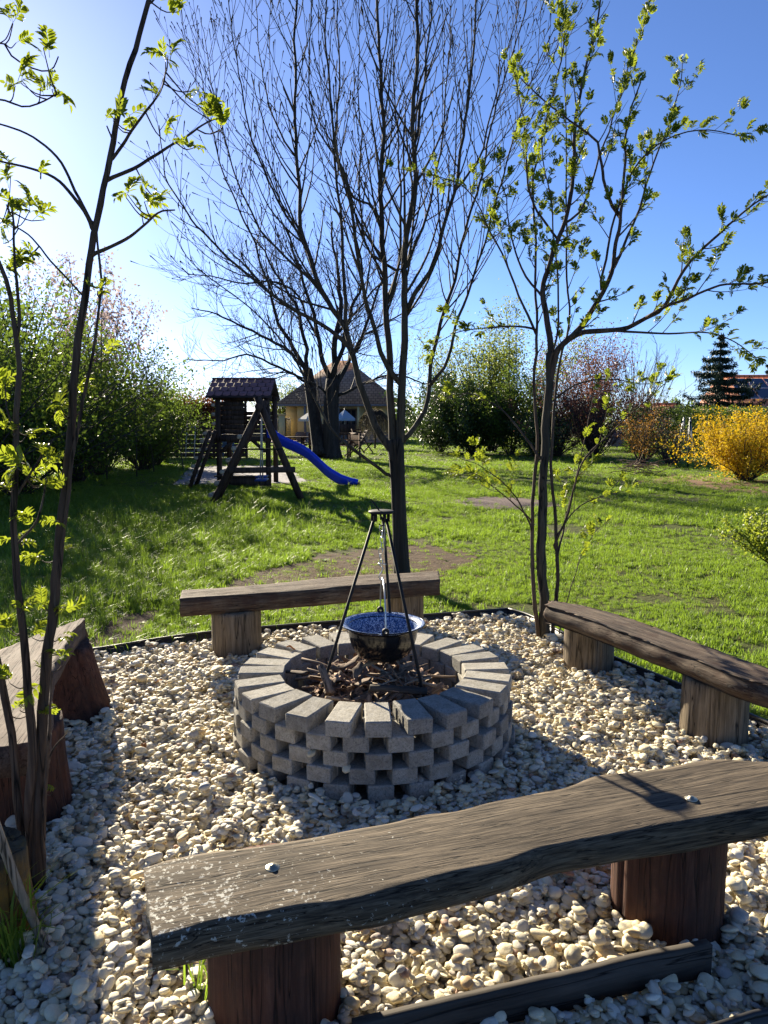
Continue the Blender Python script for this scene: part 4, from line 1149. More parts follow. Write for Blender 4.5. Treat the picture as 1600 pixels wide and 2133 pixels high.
def shrub(name, label, cat, base, h, rad, mat, nst=26, nsh=9, nl=6000, L=.06, W=.035, seed=0, group=None, stem=None, up=.35, spread=.6, gauss=.09, t0=.3, extra=None, droop=.2, sr=.016, shl=(.25, .7), sides=4):
    rs = np.random.default_rng(seed + 500)
    b = Vector(base); t = thing(name, label, cat, (b.x, b.y, 0), group)
    tw = Acc(); pts = []
    for k in range(nst):
        a = rs.uniform(0, 6.283); sp = rs.uniform(.05, 1) * spread
        p0 = np.array([b.x + math.cos(a) * rad * .12 * rs.random(), b.y + math.sin(a) * rad * .12 * rs.random(), -.03])
        L0 = h * rs.uniform(.72, 1.08) / max(.55, math.cos(sp * .8)) * (1 - .25 * sp)
        P, R = grow_shoot(rs, p0, (math.cos(a) * math.sin(sp), math.sin(a) * math.sin(sp), math.cos(sp)), L0, sr * rs.uniform(.6, 1.2), up * rs.uniform(-.2, 1), 9, .11)
        tw.tube(P, R, sides, cap=False); tl = []
        add_shoots(tw, rs, P, R, .18, L0 / nsh, shl[0] * h * .25, shl[1] * h * .30, .7, .45, .6, None, 3, tips=tl, nseg=5, rmin=.0009 * max(4, b.y * .22))
        pts.append(P[int(9 * t0) + 1:]);
        for s_, _ in tl: pts.append(s_[1:])
    Q = np.vstack(pts); Q = Q[Q[:, 2] > h * .06]
    put('stems', tw, stem or M_twig, t)['kind'] = 'stuff'
    if nl:
        C = Q[rs.integers(0, len(Q), nl)] + rs.normal(0, gauss, (nl, 3)); C = C[C[:, 2] > .02]
        ac = Acc(); leaves(ac, C, L, W, rs, droop); put('foliage', ac, mat, t)['kind'] = 'stuff'
    if extra:
        m2, n2, L2, zmin = extra
        C = Q[Q[:, 2] > h * zmin]
        if len(C):
            cl = C[rs.integers(0, len(C), max(1, n2 // 22))]
            C = np.repeat(cl, 22, 0) + rs.normal(0, .055, (len(cl) * 22, 3)) * [1, 1, 1.9]
            ac = Acc(); leaves(ac, C, L2, L2 * .7, rs); put('blossoms', ac, m2, t)['kind'] = 'stuff'
    return t

lil = [((-6.6, 10.6), 3.5, 1.5), ((-7.6, 12.4), 4.2, 1.7), ((-7.0, 14.2), 3.9, 1.6), ((-8.4, 16.0), 4.7, 1.7), ((-7.1, 17.2), 3.5, 1.5), ((-7.4, 19.4), 3.6, 1.5), ((-6.9, 21.4), 3.0, 1.3), ((-7.2, 23.6), 2.9, 1.3), ((-9.6, 13.6), 5.0, 1.8), ((-9.8, 19.0), 4.9, 1.8)]
desc = ['tall dense lilac bush with many green leaves at the near end of the hedge', 'tall lilac bush behind the near end of the hedge', 'broad leafy lilac bush in the middle of the hedge', 'tallest lilac bush standing behind the hedge row', 'low spreading lilac bush in front of the tallest one', 'leafy lilac bush with a few purple blossoms', 'purple flowering lilac bush next to the dark board fence', 'purple flowering lilac bush against the dark board fence', 'high lilac bush of the rear row behind the near bushes', 'high lilac bush of the rear row next to the blossom tree']
for k, (p, h, r) in enumerate(lil):
    shrub('lilac_bush', desc[k], 'bush', (*p, 0), h, r, M_lilac, 60, 11, 12000, .080, .050, k, 'lilac bushes of the hedge', up=.08, spread=.98, gauss=.14, t0=.05, extra=(M_purple, 900, .030, .75) if k in (4, 5, 6, 7) else None)
shrub('blossom_tree', 'small tree full of pale pink blossom behind the lilac hedge', 'tree', (-9.3, 24, 0), 6.2, 2.2, M_bloss, 26, 12, 8000, .10, .08, 41, up=.25, spread=.62, gauss=.16, t0=.45, sr=.022)
for k, (x, y, h) in enumerate(((-6.6, 17.8, 4.9), (-6.15, 18.6, 3.8), (-6.3, 20.5, 3.9), (-5.6, 20.9, 3.5))):
    rs = np.random.default_rng(k + 70)
    t = thing('bare_sapling', ['tall bare sapling rising out of the lilac hedge', 'short bare sapling with straight twigs in the lilac hedge', 'thin bare sapling with forked tip in the lilac hedge', 'bare sapling with upright buds nearest the play tower'][k], 'sapling', (x, y, 0), 'bare saplings in the hedge')
    P, R = grow_shoot(rs, (x, y, 0), (rs.normal(0, .08), rs.normal(0, .08), 1), h, .016, .4, 12, .05)
    ac = Acc(); ac.tube(P, R, 5); put('trunk', ac, M_twig, t, True)
    ac = Acc(); add_shoots(ac, rs, P, R, .45, .22, .3, .9, .6, .9, .6, dict(spacing=.2, L0=.1, L1=.25), 4, bud=.008); put('twigs', ac, M_twig, t)['kind'] = 'stuff'

# dark board fence with creeper, ladder and garden things
def boards(parent, x0, x1, y, z0, z1, n, mat, t=.03, name='board'):
    for k in range(n):
        a = Acc(); h = (z1 - z0) / n
        a.box(((x0 + x1) / 2, y + random.uniform(-.004, .004), z0 + h * (k + .5)), (x1 - x0, t, h - .012)); put(name, a, mat, parent)
M_fence = mat_wood('dark_fence_board', (.018, .012, .009), (.040, .027, .020), (.066, .046, .036), axis=0, grain=20)
sh = thing('board_fence', 'dark brown horizontal board fence behind the play tower', 'fence', (-6.4, 28.6, 0))
boards(sh, -9.4, -5.2, 28.6, 0, 2.05, 12, M_fence)
for x in (-9.3, -7.9, -6.5, -5.25):
    a = Acc(); a.box((x, 28.66, 1.05), (.09, .08, 2.15)); put('post', a, M_fence, sh)
rs = np.random.default_rng(90); C = np.c_[rs.uniform(-9.2, -6.0, 3200), 28.5 + rs.normal(0, .16, 3200), 1.95 + rs.normal(0, .26, 3200)]
ac = Acc(); leaves(ac, C, .09, .07, rs, .3); tag(put('creeper', ac, M_ivy, base=(-7.4, 28.5, 1.8)), 'reddish creeper growing over the top of the dark board fence', 'creeper', kind='stuff')
M_alu = mat_plain('aluminium', (.36, .37, .38), .5, .6)
ld = thing('ladder', 'small white aluminium ladder leaning on the dark board fence', 'ladder', (-7.25, 28.1, 0))
for x in (-7.42, -7.10):
    a = Acc(); a.beam((x, 28.05, 0), (x, 28.50, 1.55), .03, .05); put('rail', a, M_alu, ld)
for k in range(5):
    f = (k + .8) / 5.2; a = Acc(); a.beam((-7.42, 28.05 + .45 * f, 1.55 * f), (-7.10, 28.05 + .45 * f, 1.55 * f), .07, .025); put('rung', a, M_alu, ld)
tb = thing('garden_table', 'small round white garden table by the dark board fence', 'table', (-6.62, 28.0, 0))
a = Acc(); a.lathe([(.001, .70), (.24, .70), (.25, .715), (.24, .73), (.001, .73)], (-6.62, 28.0, 0), 20); put('table_top', a, mat_plain('white_plastic', (.6, .6, .6), .5), tb)
a = Acc(); a.tube([(-6.62, 28, 0), (-6.62, 28, .7)], .025, 8); a.lathe([(.2, 0), (.2, .02), (.02, .05)], (-6.62, 28, 0), 14); put('pedestal', a, M_iron, tb)
ch = thing('chair', 'blue plastic garden chair in the shade beside the board fence', 'chair', (-5.85, 28.0, 0))
M_bluep = mat_plain('blue_plastic', (.10, .16, .24), .5)
a = Acc(); a.box((-5.85, 28, .42), (.45, .45, .03)); put('seat', a, M_bluep, ch)
a = Acc(); a.box((-5.85, 28.23, .68), (.45, .03, .48)); put('backrest', a, M_bluep, ch)
for x in (-.2, .2):
    for y in (-.2, .2):
        a = Acc(); a.box((-5.85 + x, 28 + y, .2), (.04, .04, .40)); put('leg', a, M_bluep, ch)

# ------------------------------------------------------------------ play tower, swing frame, slide
M_log_end = mat_wood('pale_log_end', (.22, .16, .10), (.38, .30, .21), (.50, .42, .32), axis=0, grain=40)
M_shing = mat_plain('red_shingle', (.20, .095, .098), .85, nscale=18, namt=.35)
M_felt = mat_plain('dark_felt', (.03, .018, .018), .9)
TX0, TX1, TY0, TY1 = -3.56, -2.50, 16.2, 17.3
pt = thing('play_tower', 'brown wooden play tower with small red shingle roof on the lawn', 'play tower', ((TX0 + TX1) / 2, 16.7, 0))
for x in (TX0, TX1):
    for y in (TY0, TY1):
        a = Acc(); a.box((x, y, .95), (.10, .10, 1.94)); put('post', a, M_play, pt)
a = Acc(); a.box(((TX0 + TX1) / 2, TY0 - .07, 1.0), (TX1 - TX0 + .16, .045, .12)); put('platform_beam', a, M_play, pt)
for k in range(8):
    a = Acc(); a.box(((TX0 + TX1) / 2, TY0 + .07 + k * .138, 1.075), (TX1 - TX0 + .06, .128, .03)); put('deck_board', a, M_plank2, pt)
boards(pt, TX0 + .055, -3.02, TY0 + .02, 1.10, 1.80, 7, M_play, .035, 'wall_board')
boards(pt, TX0 + .055, TX1 - .055, TY1 - .02, 1.10, 1.60, 5, M_play, .035, 'wall_board')
for y in (TY0 - .01, TY1 + .01):
    a = Acc(); a.box(((TX0 + TX1) / 2, y, 1.87), (TX1 - TX0 + .2, .05, .10)); put('roof_beam', a, M_play, pt)
for x, s in ((TX0, 1), (TX1, -1)):
    a = Acc(); a.beam((x + s * .05, TY0 - .04, .72), (x + s * .34, TY0 - .04, .98), .05, .07); put('knee_brace', a, M_play, pt)
a = Acc(); a.box(((TX0 + TX1) / 2, TY0 - .10, .09), (TX1 - TX0 + .05, .05, .2)); put('sandbox_board', a, M_play, pt)
a = Acc(); a.box(((TX0 + TX1) / 2, TY0 - .13, .205), (TX1 - TX0 + .15, .16, .025)); put('sandbox_seat', a, M_plank2, pt)
RX0, RX1, RYM, RZ0, RZ1, RDY = -3.78, -2.40, 16.75, 1.90, 2.30, .72
rf = Acc()
rf.add([(RX0, RYM - RDY, RZ0), (RX1, RYM - RDY, RZ0), (RX1, RYM, RZ1), (RX0, RYM, RZ1), (RX0, RYM + RDY, RZ0), (RX1, RYM + RDY, RZ0),
        (RX0, RYM - RDY, RZ0 - .04), (RX1, RYM - RDY, RZ0 - .04), (RX1, RYM, RZ1 - .04), (RX0, RYM, RZ1 - .04), (RX0, RYM + RDY, RZ0 - .04), (RX1, RYM + RDY, RZ0 - .04)],
       [[0, 1, 2, 3], [3, 2, 5, 4], [7, 6, 9, 8], [8, 9, 10, 11], [0, 6, 7, 1], [4, 5, 11, 10], [0, 3, 9, 6], [3, 4, 10, 9], [1, 7, 8, 2], [2, 8, 11, 5]])
roof = put('roof', rf, M_felt, pt)
sdn = np.array([0, RDY, RZ1 - RZ0]); sl_ = np.linalg.norm(sdn); sdn = sdn / sl_; nrm = np.array([0, -sdn[2], sdn[1]])
for row in range(4):
    for c in range(9):
        w_ = (RX1 - RX0) / 8; x = RX0 + (c - .5 * (row % 2)) * w_; xa, xb = max(x + .008, RX0), min(x + w_ - .008, RX1)
        if xb - xa < .03: continue
        lo = row * sl_ / 4 + .006; hi = lo + sl_ / 4 + .01; ch_ = min(.045, (xb - xa) / 3)
        o0 = np.array([0, RYM - RDY, RZ0])
        pr = [(xa + ch_, lo), (xb - ch_, lo), (xb, lo + .05), (xb, hi), (xa, hi), (xa, lo + .05)]
        a = Acc(); T = [o0 + sdn * s + np.array([xx, 0, 0]) + nrm * (.016 - .010 * (s - lo) / (hi - lo)) for xx, s in pr]; Bm = [q - nrm * .008 for q in T]
        a.add(T + Bm, [[0, 1, 2, 5], [5, 2, 3, 4], [0, 6, 7, 1], [1, 7, 8, 2], [5, 11, 6, 0]])
        put('shingle', a, M_shing, roof)
a = Acc(); a.beam((RX0, RYM, RZ1 + .012), (RX1, RYM, RZ1 + .012), .12, .03); put('ridge_cap', a, M_shing, pt)
# climbing ladder on the side
for y in (15.55, 16.10):
    a = Acc(); a.tube([(-4.06, y, -.02), (-3.60, y, 1.18)], .045, 10); put('ladder_rail', a, M_play, pt, True)
for k in range(7):
    f = .08 + k * .14; x = -4.06 + .46 * f; z_ = 1.2 * f
    a = Acc(); a.tube([(x - .05, 15.42, z_ + .02), (x - .05, 16.22, z_ + .02)], .038, 10); put('rung', a, M_log_end, pt, True)
for z_ in (1.32, 1.52, 1.72):
    a = Acc(); a.tube([(TX0 - .09, 16.12, z_), (TX0 - .09, 16.9, z_)], .04, 10); put('rung', a, M_log_end, pt, True)
# swing frame
AP = Vector((-2.12, 13.05, 1.60)); FL = G(448, 1044); FR = G(628, 1041)
sf = thing('swing_frame', 'brown log A-frame swing joined to the play tower', 'swing', ((FL.x + FR.x) / 2, 13.05, 0))
for s in (0, .34):
    off = Vector((-.04, s, 0)); d = (AP - FL).normalized()
    a = Acc(); a.tube([FL + off + Vector((0, 0, -.03)), AP + off + d * .16], .052, 12); put('leg', a, M_play, sf, True)
d = (AP - FR).normalized()
a = Acc(); a.tube([FR + Vector((0, .1, -.03)), AP + Vector((0, .1, 0)) + d * .22], .062, 12); put('leg', a, M_play, sf, True)
a = Acc(); a.tube([FR + Vector((-.05, .32, -.03)), AP + Vector((-.05, .32, 0)) + d * .12], .055, 12); put('leg', a, M_play, sf, True)
for k in range(6):
    f = .045 + k * .125; p = FL.lerp(AP, f)
    a = Acc(); a.tube([p + Vector((-.10, -.09, .04)), p + Vector((-.10, .46, .04))], .04, 10); put('rung', a, M_log_end, sf, True)
p = FL.lerp(AP, .335); q = FR.lerp(AP, .335)
a = Acc(); a.beam(p + Vector((-.05, -.05, 0)), q + Vector((.12, .03, 0)), .06, .10); put('cross_brace', a, M_play, sf)
p = FL.lerp(AP, .56); q = FR.lerp(AP, .56)
a = Acc(); a.tube([p + Vector((0, .05, 0)), q + Vector((.05, .05, 0))], .014, 8); put('cross_bar', a, M_iron, sf)
a = Acc(); a.tube([AP + Vector((-.03, -.1, .02)), (TX1 - .12, TY0, 1.62)], .065, 12); put('top_beam', a, M_play, sf, True)
M_rope = mat_plain('rope', (.38, .36, .32), .9)
for k, f in enumerate((.25, .36, .50, .62, .72, .85)):
    c = AP.lerp(Vector((TX1 - .12, TY0, 1.62)), f); a = Acc(); a.tube([c, Vector((c.x - .05 * (k % 2), c.y, .30))], .011, 5); put('rope', a, M_rope, sf)
for f in (.305, .56):
    c = AP.lerp(Vector((TX1 - .12, TY0, 1.62)), f); a = Acc(); a.box((c.x - .02, c.y, .29), (.2, .42, .03)); put('swing_seat', a, mat_plain('seat_blue', (.02, .05, .22), .5), sf)
# slide
M_slide = mat_plain('blue_slide_plastic', (.012, .045, .50), .38)
sd_ = thing('slide', 'bright blue wavy plastic slide running down from the play tower', 'slide', (-1.5, 16.4, 0))
top = [D(u, v, 16.08) for u, v in ((556, 893), (566, 897), (587, 911), (630, 931), (655, 951), (680, 974), (705, 990), (725, 998), (745, 1003))]
C_ = crom(top, 40); n_ = len(C_); prof = [(0, 0), (-.025, .01), (-.035, -.015), (-.02, -.05), (.0, -.17), (.04, -.20), (.40, -.20), (.44, -.17), (.46, -.05), (.475, -.015), (.465, .01), (.44, 0), (.42, -.15), (.38, -.175), (.06, -.175), (.02, -.15)]
V = np.array([[[c[0], c[1] + py, max(c[2] + pz, .02)] for py, pz in prof] for c in C_]); m_ = len(prof)
a = Acc(); i = np.arange(n_ - 1)[:, None] * m_; j = np.arange(m_)[None, :]; k = (j + 1) % m_
a.add(V.reshape(-1, 3), np.stack([i + j, i + k, i + m_ + k, i + m_ + j], -1).reshape(-1, 4)); put('chute', a, M_slide, sd_, True)
a = Acc(); c = C_[-3]; a.box((c[0], c[1] + .22, .0), (.3, .42, .10)); put('foot_block', a, M_play, sd_)

# ------------------------------------------------------------------ big old bare tree
def big_tree():
    rs = np.random.default_rng(77); b = G(690, 954)
    t = thing('tree', 'large old bare tree with two dark trunks and a wide fine-twigged crown', 'tree', (b.x, b.y, 0))
    tw = Acc(); S = b.y / FPX
    def px(u, v, dy=0): return np.array(D(u, v, b.y + dy))
    limbs = [([(692, 958), (690, 900), (690, 840), (694, 790)], 0, .315, .26), ([(668, 950), (660, 900), (650, 830), (640, 770)], .8, .26, .20),
             ([(694, 800), (700, 700), (705, 620), (700, 545), (690, 470)], .5, .28, .07), ([(690, 800), (660, 700), (640, 620), (625, 550), (600, 480)], -1.2, .22, .06),
             ([(694, 810), (740, 740), (775, 650), (795, 580), (812, 530)], 1, .20, .05), ([(690, 790), (720, 680), (755, 600), (750, 530), (745, 470)], -2, .2, .05),
             ([(642, 780), (600, 700), (560, 620), (520, 560), (480, 520)], 1.5, .20, .05), ([(642, 775), (590, 720), (520, 680), (450, 650), (395, 640)], .2, .16, .04),
             ([(646, 800), (560, 760), (500, 745), (440, 755), (390, 745)], -1.5, .12, .03), ([(640, 770), (620, 640), (560, 540), (530, 490)], 2.4, .18, .05),
             ([(690, 830), (640, 790), (590, 780), (540, 775)], -1.5, .10, .03), ([(696, 830), (760, 790), (830, 780), (880, 790), (930, 780)], -.8, .13, .03), ([(694, 800), (760, 700), (830, 660), (880, 630)], 1.2, .14, .035),
             ([(660, 700), (600, 600), (500, 590), (420, 570), (380, 560)], -2.2, .11, .03), ([(700, 700), (760, 620), (840, 560), (860, 520)], 2.4, .11, .03)]
    for k, (pts, dy, r0, r1) in enumerate(limbs):
        P = np.array([px(u, v, dy * (q / (len(pts) - 1))) for q, (u, v) in enumerate(pts)]); P = crom(P, 16)
        P[2:] += .16 * np.stack([wob(P[2:] * .8, 1, k), wob(P[2:] * .8, 1, k + 5), wob(P[2:] * .8, 1, k + 8)], 1) * (k > 1)
        R = np.linspace(r0, r1, 16) * (1 if k < 2 else .44)
        if k < 2: R = R * np.interp(np.linspace(0, 1, 16), [0, .12, .3, 1], [1.35, 1.08, 1, 1])
        ac = Acc(); ac.tube(P, R, 12); put('trunk' if k < 2 else 'limb', ac, M_barkd, t, True)
        if k > 1:
            add_shoots(tw, rs, P, R, .15, .22, .9, 2.4, .85, .30, .5, dict(spacing=.17, L0=.5, L1=1.4, ang=.75, up=.5, sides=3, sub=dict(spacing=.20, L0=.3, L1=.7, ang=.7, up=.5, sides=3)), 4, nseg=7, rmin=.0105)
    put('twigs', tw, M_twig, t)['kind'] = 'stuff'
    return t
big_tree()

# ------------------------------------------------------------------ house
HY = 50.5
M_yel = mat_plain('yellow_render', (.52, .42, .20), .9, nscale=3, namt=.08)
M_plinth = mat_plain('grey_plinth', (.16, .15, .15), .9, nscale=8)
def mat_tiles(name, c1, c2, sx, sy):
    m, nt, p = new_mat(name); v = coords(nt)
    br = N(nt, 'ShaderNodeTexBrick'); nt.links.new(v, br.inputs['Vector']); br.inputs['Scale'].default_value = 1.0
    br.inputs['Color1'].default_value = (*c1, 1); br.inputs['Color2'].default_value = (*c2, 1); br.inputs['Mortar'].default_value = tuple(x * .35 for x in c1) + (1,)
    br.inputs['Brick Width'].default_value = sx; br.inputs['Row Height'].default_value = sy; br.inputs['Mortar Size'].default_value = .02
    nt.links.new(br.outputs[0], p.inputs['Base Color']); p.inputs['Roughness'].default_value = .85; bump(nt, p, br.outputs['Fac'], -.6, .03); return m
M_rooft = mat_tiles('brown_roof_tiles', (.27, .155, .095), (.36, .215, .135), .3, .24)
hx0 = D(620, 918, HY).x; hx1 = D(815, 918, HY).x; hl = D(590, 918, HY + 6).x
hs = thing('house', 'yellow rendered house with brown tiled hip roof behind the old tree', 'house', ((hx0 + hx1) / 2, HY + 3, 0))
a = Acc(); a.box(((hx0 + hx1) / 2, HY + 3.5, 1.45), (hx1 - hx0, 7, 2.3)); put('wall', a, M_yel, hs)
a = Acc(); a.box(((hx0 + hx1) / 2, HY + 3.5, .15), (hx1 - hx0 + .06, 7.06, .9)); put('plinth', a, M_plinth, hs)
def hip(x0, x1, y0, y1, z0, z1, rx0, rx1, ym):
    a = Acc(); a.add([(x0, y0, z0), (x1, y0, z0), (x1, y1, z0), (x0, y1, z0), (rx0, ym, z1), (rx1, ym, z1)], [[0, 1, 5, 4], [2, 3, 4, 5]])
    a.f[3].append(np.array([[0, 4, 3], [1, 2, 5]])); a.f[4].append(np.array([[0, 3, 2, 1]])); return a
E = 1.0
put('roof', hip(hx0 - 1.35, hx1 + .8, HY - .9, HY + 8, 2.42, 5.6, D(690, 0, HY + 3.5).x, D(722, 0, HY + 3.5).x, HY + 3.5), M_rooft, hs)
a = Acc(); a.box(((hx0 + hx1) / 2 - .2, HY - .86, 2.36), (hx1 - hx0 + 2.1, .1, .12)); put('gutter', a, M_plinth, hs)
def window(x0, x1, z0, z1, y, parent, name='window'):
    a = Acc(); cx, cz, w_, h_ = (x0 + x1) / 2, (z0 + z1) / 2, x1 - x0, z1 - z0
    for dx, dz, ww, hh in ((0, h_ / 2, w_, .09), (0, -h_ / 2, w_, .09), (-w_ / 2, 0, .09, h_ + .09), (w_ / 2, 0, .09, h_ + .09), (0, 0, .07, h_)):
        a.box((cx + dx, y - .04, cz + dz), (ww, .1, hh))
    f = put(name, a, mat_plain('window_frame', (.11, .075, .05), .5), parent)
    b = Acc(); b.box((cx, y - .015, cz), (w_ - .05, .02, h_ - .05)); put('pane', b, mat_plain('dark_glass', (.02, .025, .03), .06), f)
window(D(697, 0, HY).x, D(712, 0, HY).x, .45, 2.1, HY, hs, 'terrace_door'); window(D(716, 0, HY).x, D(738, 0, HY).x, .45, 2.1, HY, hs, 'terrace_door'); window(D(760, 0, HY).x, D(790, 0, HY).x, 1.0, 2.1, HY, hs)
for u in (627, 700, 744):
    a = Acc(); a.box((D(u, 0, HY).x, HY - .75, 1.25), (.14, .14, 2.3)); put('porch_post', a, M_plinth if u != 744 else M_yel, hs)
a = Acc(); a.box(((hx0 + hx1) / 2 - .4, HY - 2.2, .02), (hx1 - hx0 + 2.5, 3.8, .10)); tag(put('terrace', a, mat_plain('terracotta_paving', (.30, .17, .12), .85, nscale=3)), kind='structure')
# the yellow side wing seen in the sun
a = Acc(); wx0 = D(592, 0, HY + 3).x; a.box(((wx0 + hx0) / 2, HY + 3.6, 1.25), (hx0 - wx0, 6.2, 2.4)); put('side_wing', a, M_yel, hs)
a = Acc(); a.box((D(612, 0, HY + .4).x, HY + .46, 1.55), (.18, .05, .95)); put('slit_window', a, mat_plain('dark_glass2', (.03, .03, .03), .1), hs)

def parasol(name, label, x, y, z0, z1, r, mat, n=6):
    t = thing(name, label, 'parasol', (x, y, 0), 'parasols on the terrace'); a = Acc()
    for k in range(n):
        th0, th1 = k * 6.283 / n + .3, (k + 1) * 6.283 / n + .3
        p = [(x, y, z1), (x + r * math.cos(th0), y + r * math.sin(th0), z0), (x + r * math.cos(th1), y + r * math.sin(th1), z0)]
        a.add(p, [[0, 1, 2]]); q = [p[1], p[2], (p[2][0], p[2][1], z0 - .14), (p[1][0], p[1][1], z0 - .14)]; a.add(q, [[0, 1, 2, 3]])
    put('canopy', a, mat, t); a = Acc(); a.tube([(x, y, .05), (x, y, z1 + .08)], .03, 8); put('pole', a, mat_plain('pole_wood', (.35, .28, .18), .6), t)
    for k in range(n):
        th = k * 6.283 / n + .3; a = Acc(); a.tube([(x, y, z1 - .04), (x + r * .97 * math.cos(th), y + r * .97 * math.sin(th), z0 - .01)], .012, 4); put('rib', a, M_alu, t)
    a = Acc(); a.lathe([(.3, 0.06), (.3, .12), (.05, .16)], (x, y, 0), 14); put('base', a, M_plinth, t)
M_canv = mat_leaf('blue_white_canvas', (.42, .56, .68), (.45, .60, .72), .45, (.35, .60, .85), .7)
M_canvw = mat_leaf('cream_canvas', (.58, .56, .50), (.62, .60, .54), .4, None, .7)
parasol('parasol', 'pale blue garden parasol on the house terrace', D(718, 872, 47).x, 47, 1.50, 2.05, .68, M_canv)
parasol('parasol', 'cream garden parasol on the house terrace beside the trunk', D(646, 875, 47.5).x, 47.5, 1.46, 1.95, .75, M_canvw)
for k, (u, y) in enumerate(((656, 46.2), (672, 46.6), (716, 45.8), (731, 46.3))):
    x = D(u, 900, y).x; t = thing('terrace_chair', ['dark chair on the terrace under the cream parasol', 'dark chair hidden behind the second trunk on the terrace', 'dark chair under the pale blue parasol', 'dark chair beside the pale blue parasol pole'][k], 'chair', (x, y, .07), 'dark chairs on the terrace')
    a = Acc(); a.box((x, y, .52), (.5, .5, .05)); put('seat', a, M_play, t); a = Acc(); a.box((x, y + .24, .85), (.5, .04, .6)); put('backrest', a, M_play, t)
    for dx in (-.22, .22):
        for dy in (-.22, .22):
            a = Acc(); a.box((x + dx, y + dy, .28), (.05, .05, .43)); put('leg', a, M_play, t)
a = Acc(); p = G(636, 919); a.lathe([(.001, .07), (.22, .07), (.32, .28), (.34, .5), (.26, .64), (.22, .6), (.001, .5)], (p.x, HY - 3.0, 0), 18); tag(put('flower_pot', a, mat_plain('clay_pot', (.20, .10, .06), .8, nscale=10), smooth=True, base=(p.x, HY - 3.0, .07)), 'round clay pot standing on the terrace edge before the yellow wall', 'pot')
# garden gate
gt = thing('iron_gate', 'black iron bar gate between yellow pillars left of the house', 'gate', (D(580, 915, 50).x, 50, 0))
for u in (573, 549):
    a = Acc(); x = D(u, 0, 50).x; a.box((x, 50, .85), (.42, .42, 1.75)); a.box((x, 50, 1.77), (.54, .54, .09)); put('pillar', a, M_yel, gt)
x0, x1 = D(576, 0, 50).x + .1, D(592, 0, 50).x
for k in range(11):
    a = Acc(); x = x0 + (x1 - x0) * k / 10; a.tube([(x, 50, .1), (x, 50, 1.55)], .014, 5); put('bar', a, M_iron, gt)
for z_ in (.2, 1.45):
    a = Acc(); a.beam((x0, 50, z_), (x1, 50, z_), .03, .04); put('rail', a, M_iron, gt)
x0, x1 = D(549, 0, 50).x + .1, D(571, 0, 50).x
for k in range(11):
    a = Acc(); x = x0 + (x1 - x0) * k / 10; a.tube([(x, 50, .1), (x, 50, 1.55)], .014, 5); put('bar', a, M_iron, gt)

# ------------------------------------------------------------------ seats round the old tree
M_teak = mat_wood('teak_bench', (.05, .026, .014), (.11, .062, .035), (.17, .10, .06), axis=0, grain=25)
def garden_bench(label, x, y, w_, turn):
    t = thing('garden_bench', label, 'bench', (x, y, 0), 'slatted benches at the old tree'); t.rotation_euler = (0, 0, turn)
    def p(name, c, d):
        a = Acc(); a.box(c, d); link(name, a.mesh(name), M_teak, t)
    for k in range(4): p('seat_slat', (0, -.2 + k * .11, .43), (w_, .085, .025))
    for k in range(9): p('back_slat', (-w_ / 2 + .1 + k * (w_ - .2) / 8, .25, .68), (.05, .025, .38))
    p('top_rail', (0, .25, .89), (w_, .04, .07)); p('bottom_rail', (0, .25, .48), (w_, .04, .06))
    for s in (-1, 1):
        p('leg', (s * (w_ / 2 - .03), -.22, .31), (.06, .06, .66)); p('leg', (s * (w_ / 2 - .03), .25, .45), (.06, .06, .92)); p('armrest', (s * (w_ / 2 - .03), .0, .65), (.07, .5, .03))
b = G(690, 954)
garden_bench('brown slatted garden bench half hidden behind the old trunk', b.x - .1, b.y + .9, 1.6, math.pi)
garden_bench('brown slatted garden bench seen from its end right of the old trunk', b.x + .62, b.y + .6, 1.2, -1.2)
def folding_chair(label, x, y, turn):
    t = thing('folding_chair', label, 'chair', (x, y, 0), 'folding wooden chairs'); t.rotation_euler = (0, 0, turn)
    def p(name, a_, b_, w_, h_):
        a = Acc(); a.beam(a_, b_, w_, h_); link(name, a.mesh(name), M_play, t)
    for s in (-.24, .24):
        p('leg', (-.35, s, 0), (.30, s, .58), .03, .05); p('back_post', (.32, s, 0), (-.28, s, .42), .03, .05); p('back_post', (.12, s, .40), (.52, s, 1.02), .03, .05)
    for k in range(5): p('seat_slat', (-.28 + k * .11, -.25, .44), (-.28 + k * .11, .25, .44), .08, .02)
    for k in range(5): p('back_slat', (.2 + k * .075, -.25, .52 + k * .115), (.2 + k * .075, .25, .52 + k * .115), .02, .06)
c = G(738, 951); folding_chair('dark folding deck chair standing right of the old trunk', c.x, c.y, .25)
c = G(756, 945); folding_chair('dark folding deck chair turned away beside the other deck chair', c.x, c.y + 1.0, 2.3)
c = G(605, 948); t = thing('picnic_table', 'dark wooden picnic table under the top of the blue slide', 'table', (c.x, c.y, 0))
for k in range(4):
    a = Acc(); a.box((c.x, c.y - .3 + k * .18, .72), (1.5, .16, .04)); put('top_board', a, M_play, t)
for s in (-1, 1):
    a = Acc(); a.box((c.x, c.y + s * .65, .42), (1.5, .26, .04)); put('seat_board', a, M_play, t)
    for q in (-1, 1):
        a = Acc(); a.beam((c.x + s * .5, c.y + q * .7, 0), (c.x + s * .5, c.y + q * .2, .72), .06, .09); put('leg', a, M_play, t)
    a = Acc(); a.beam((c.x + s * .5, c.y - .75, .38), (c.x + s * .5, c.y + .75, .38), .06, .09); put('cross_beam', a, M_play, t)

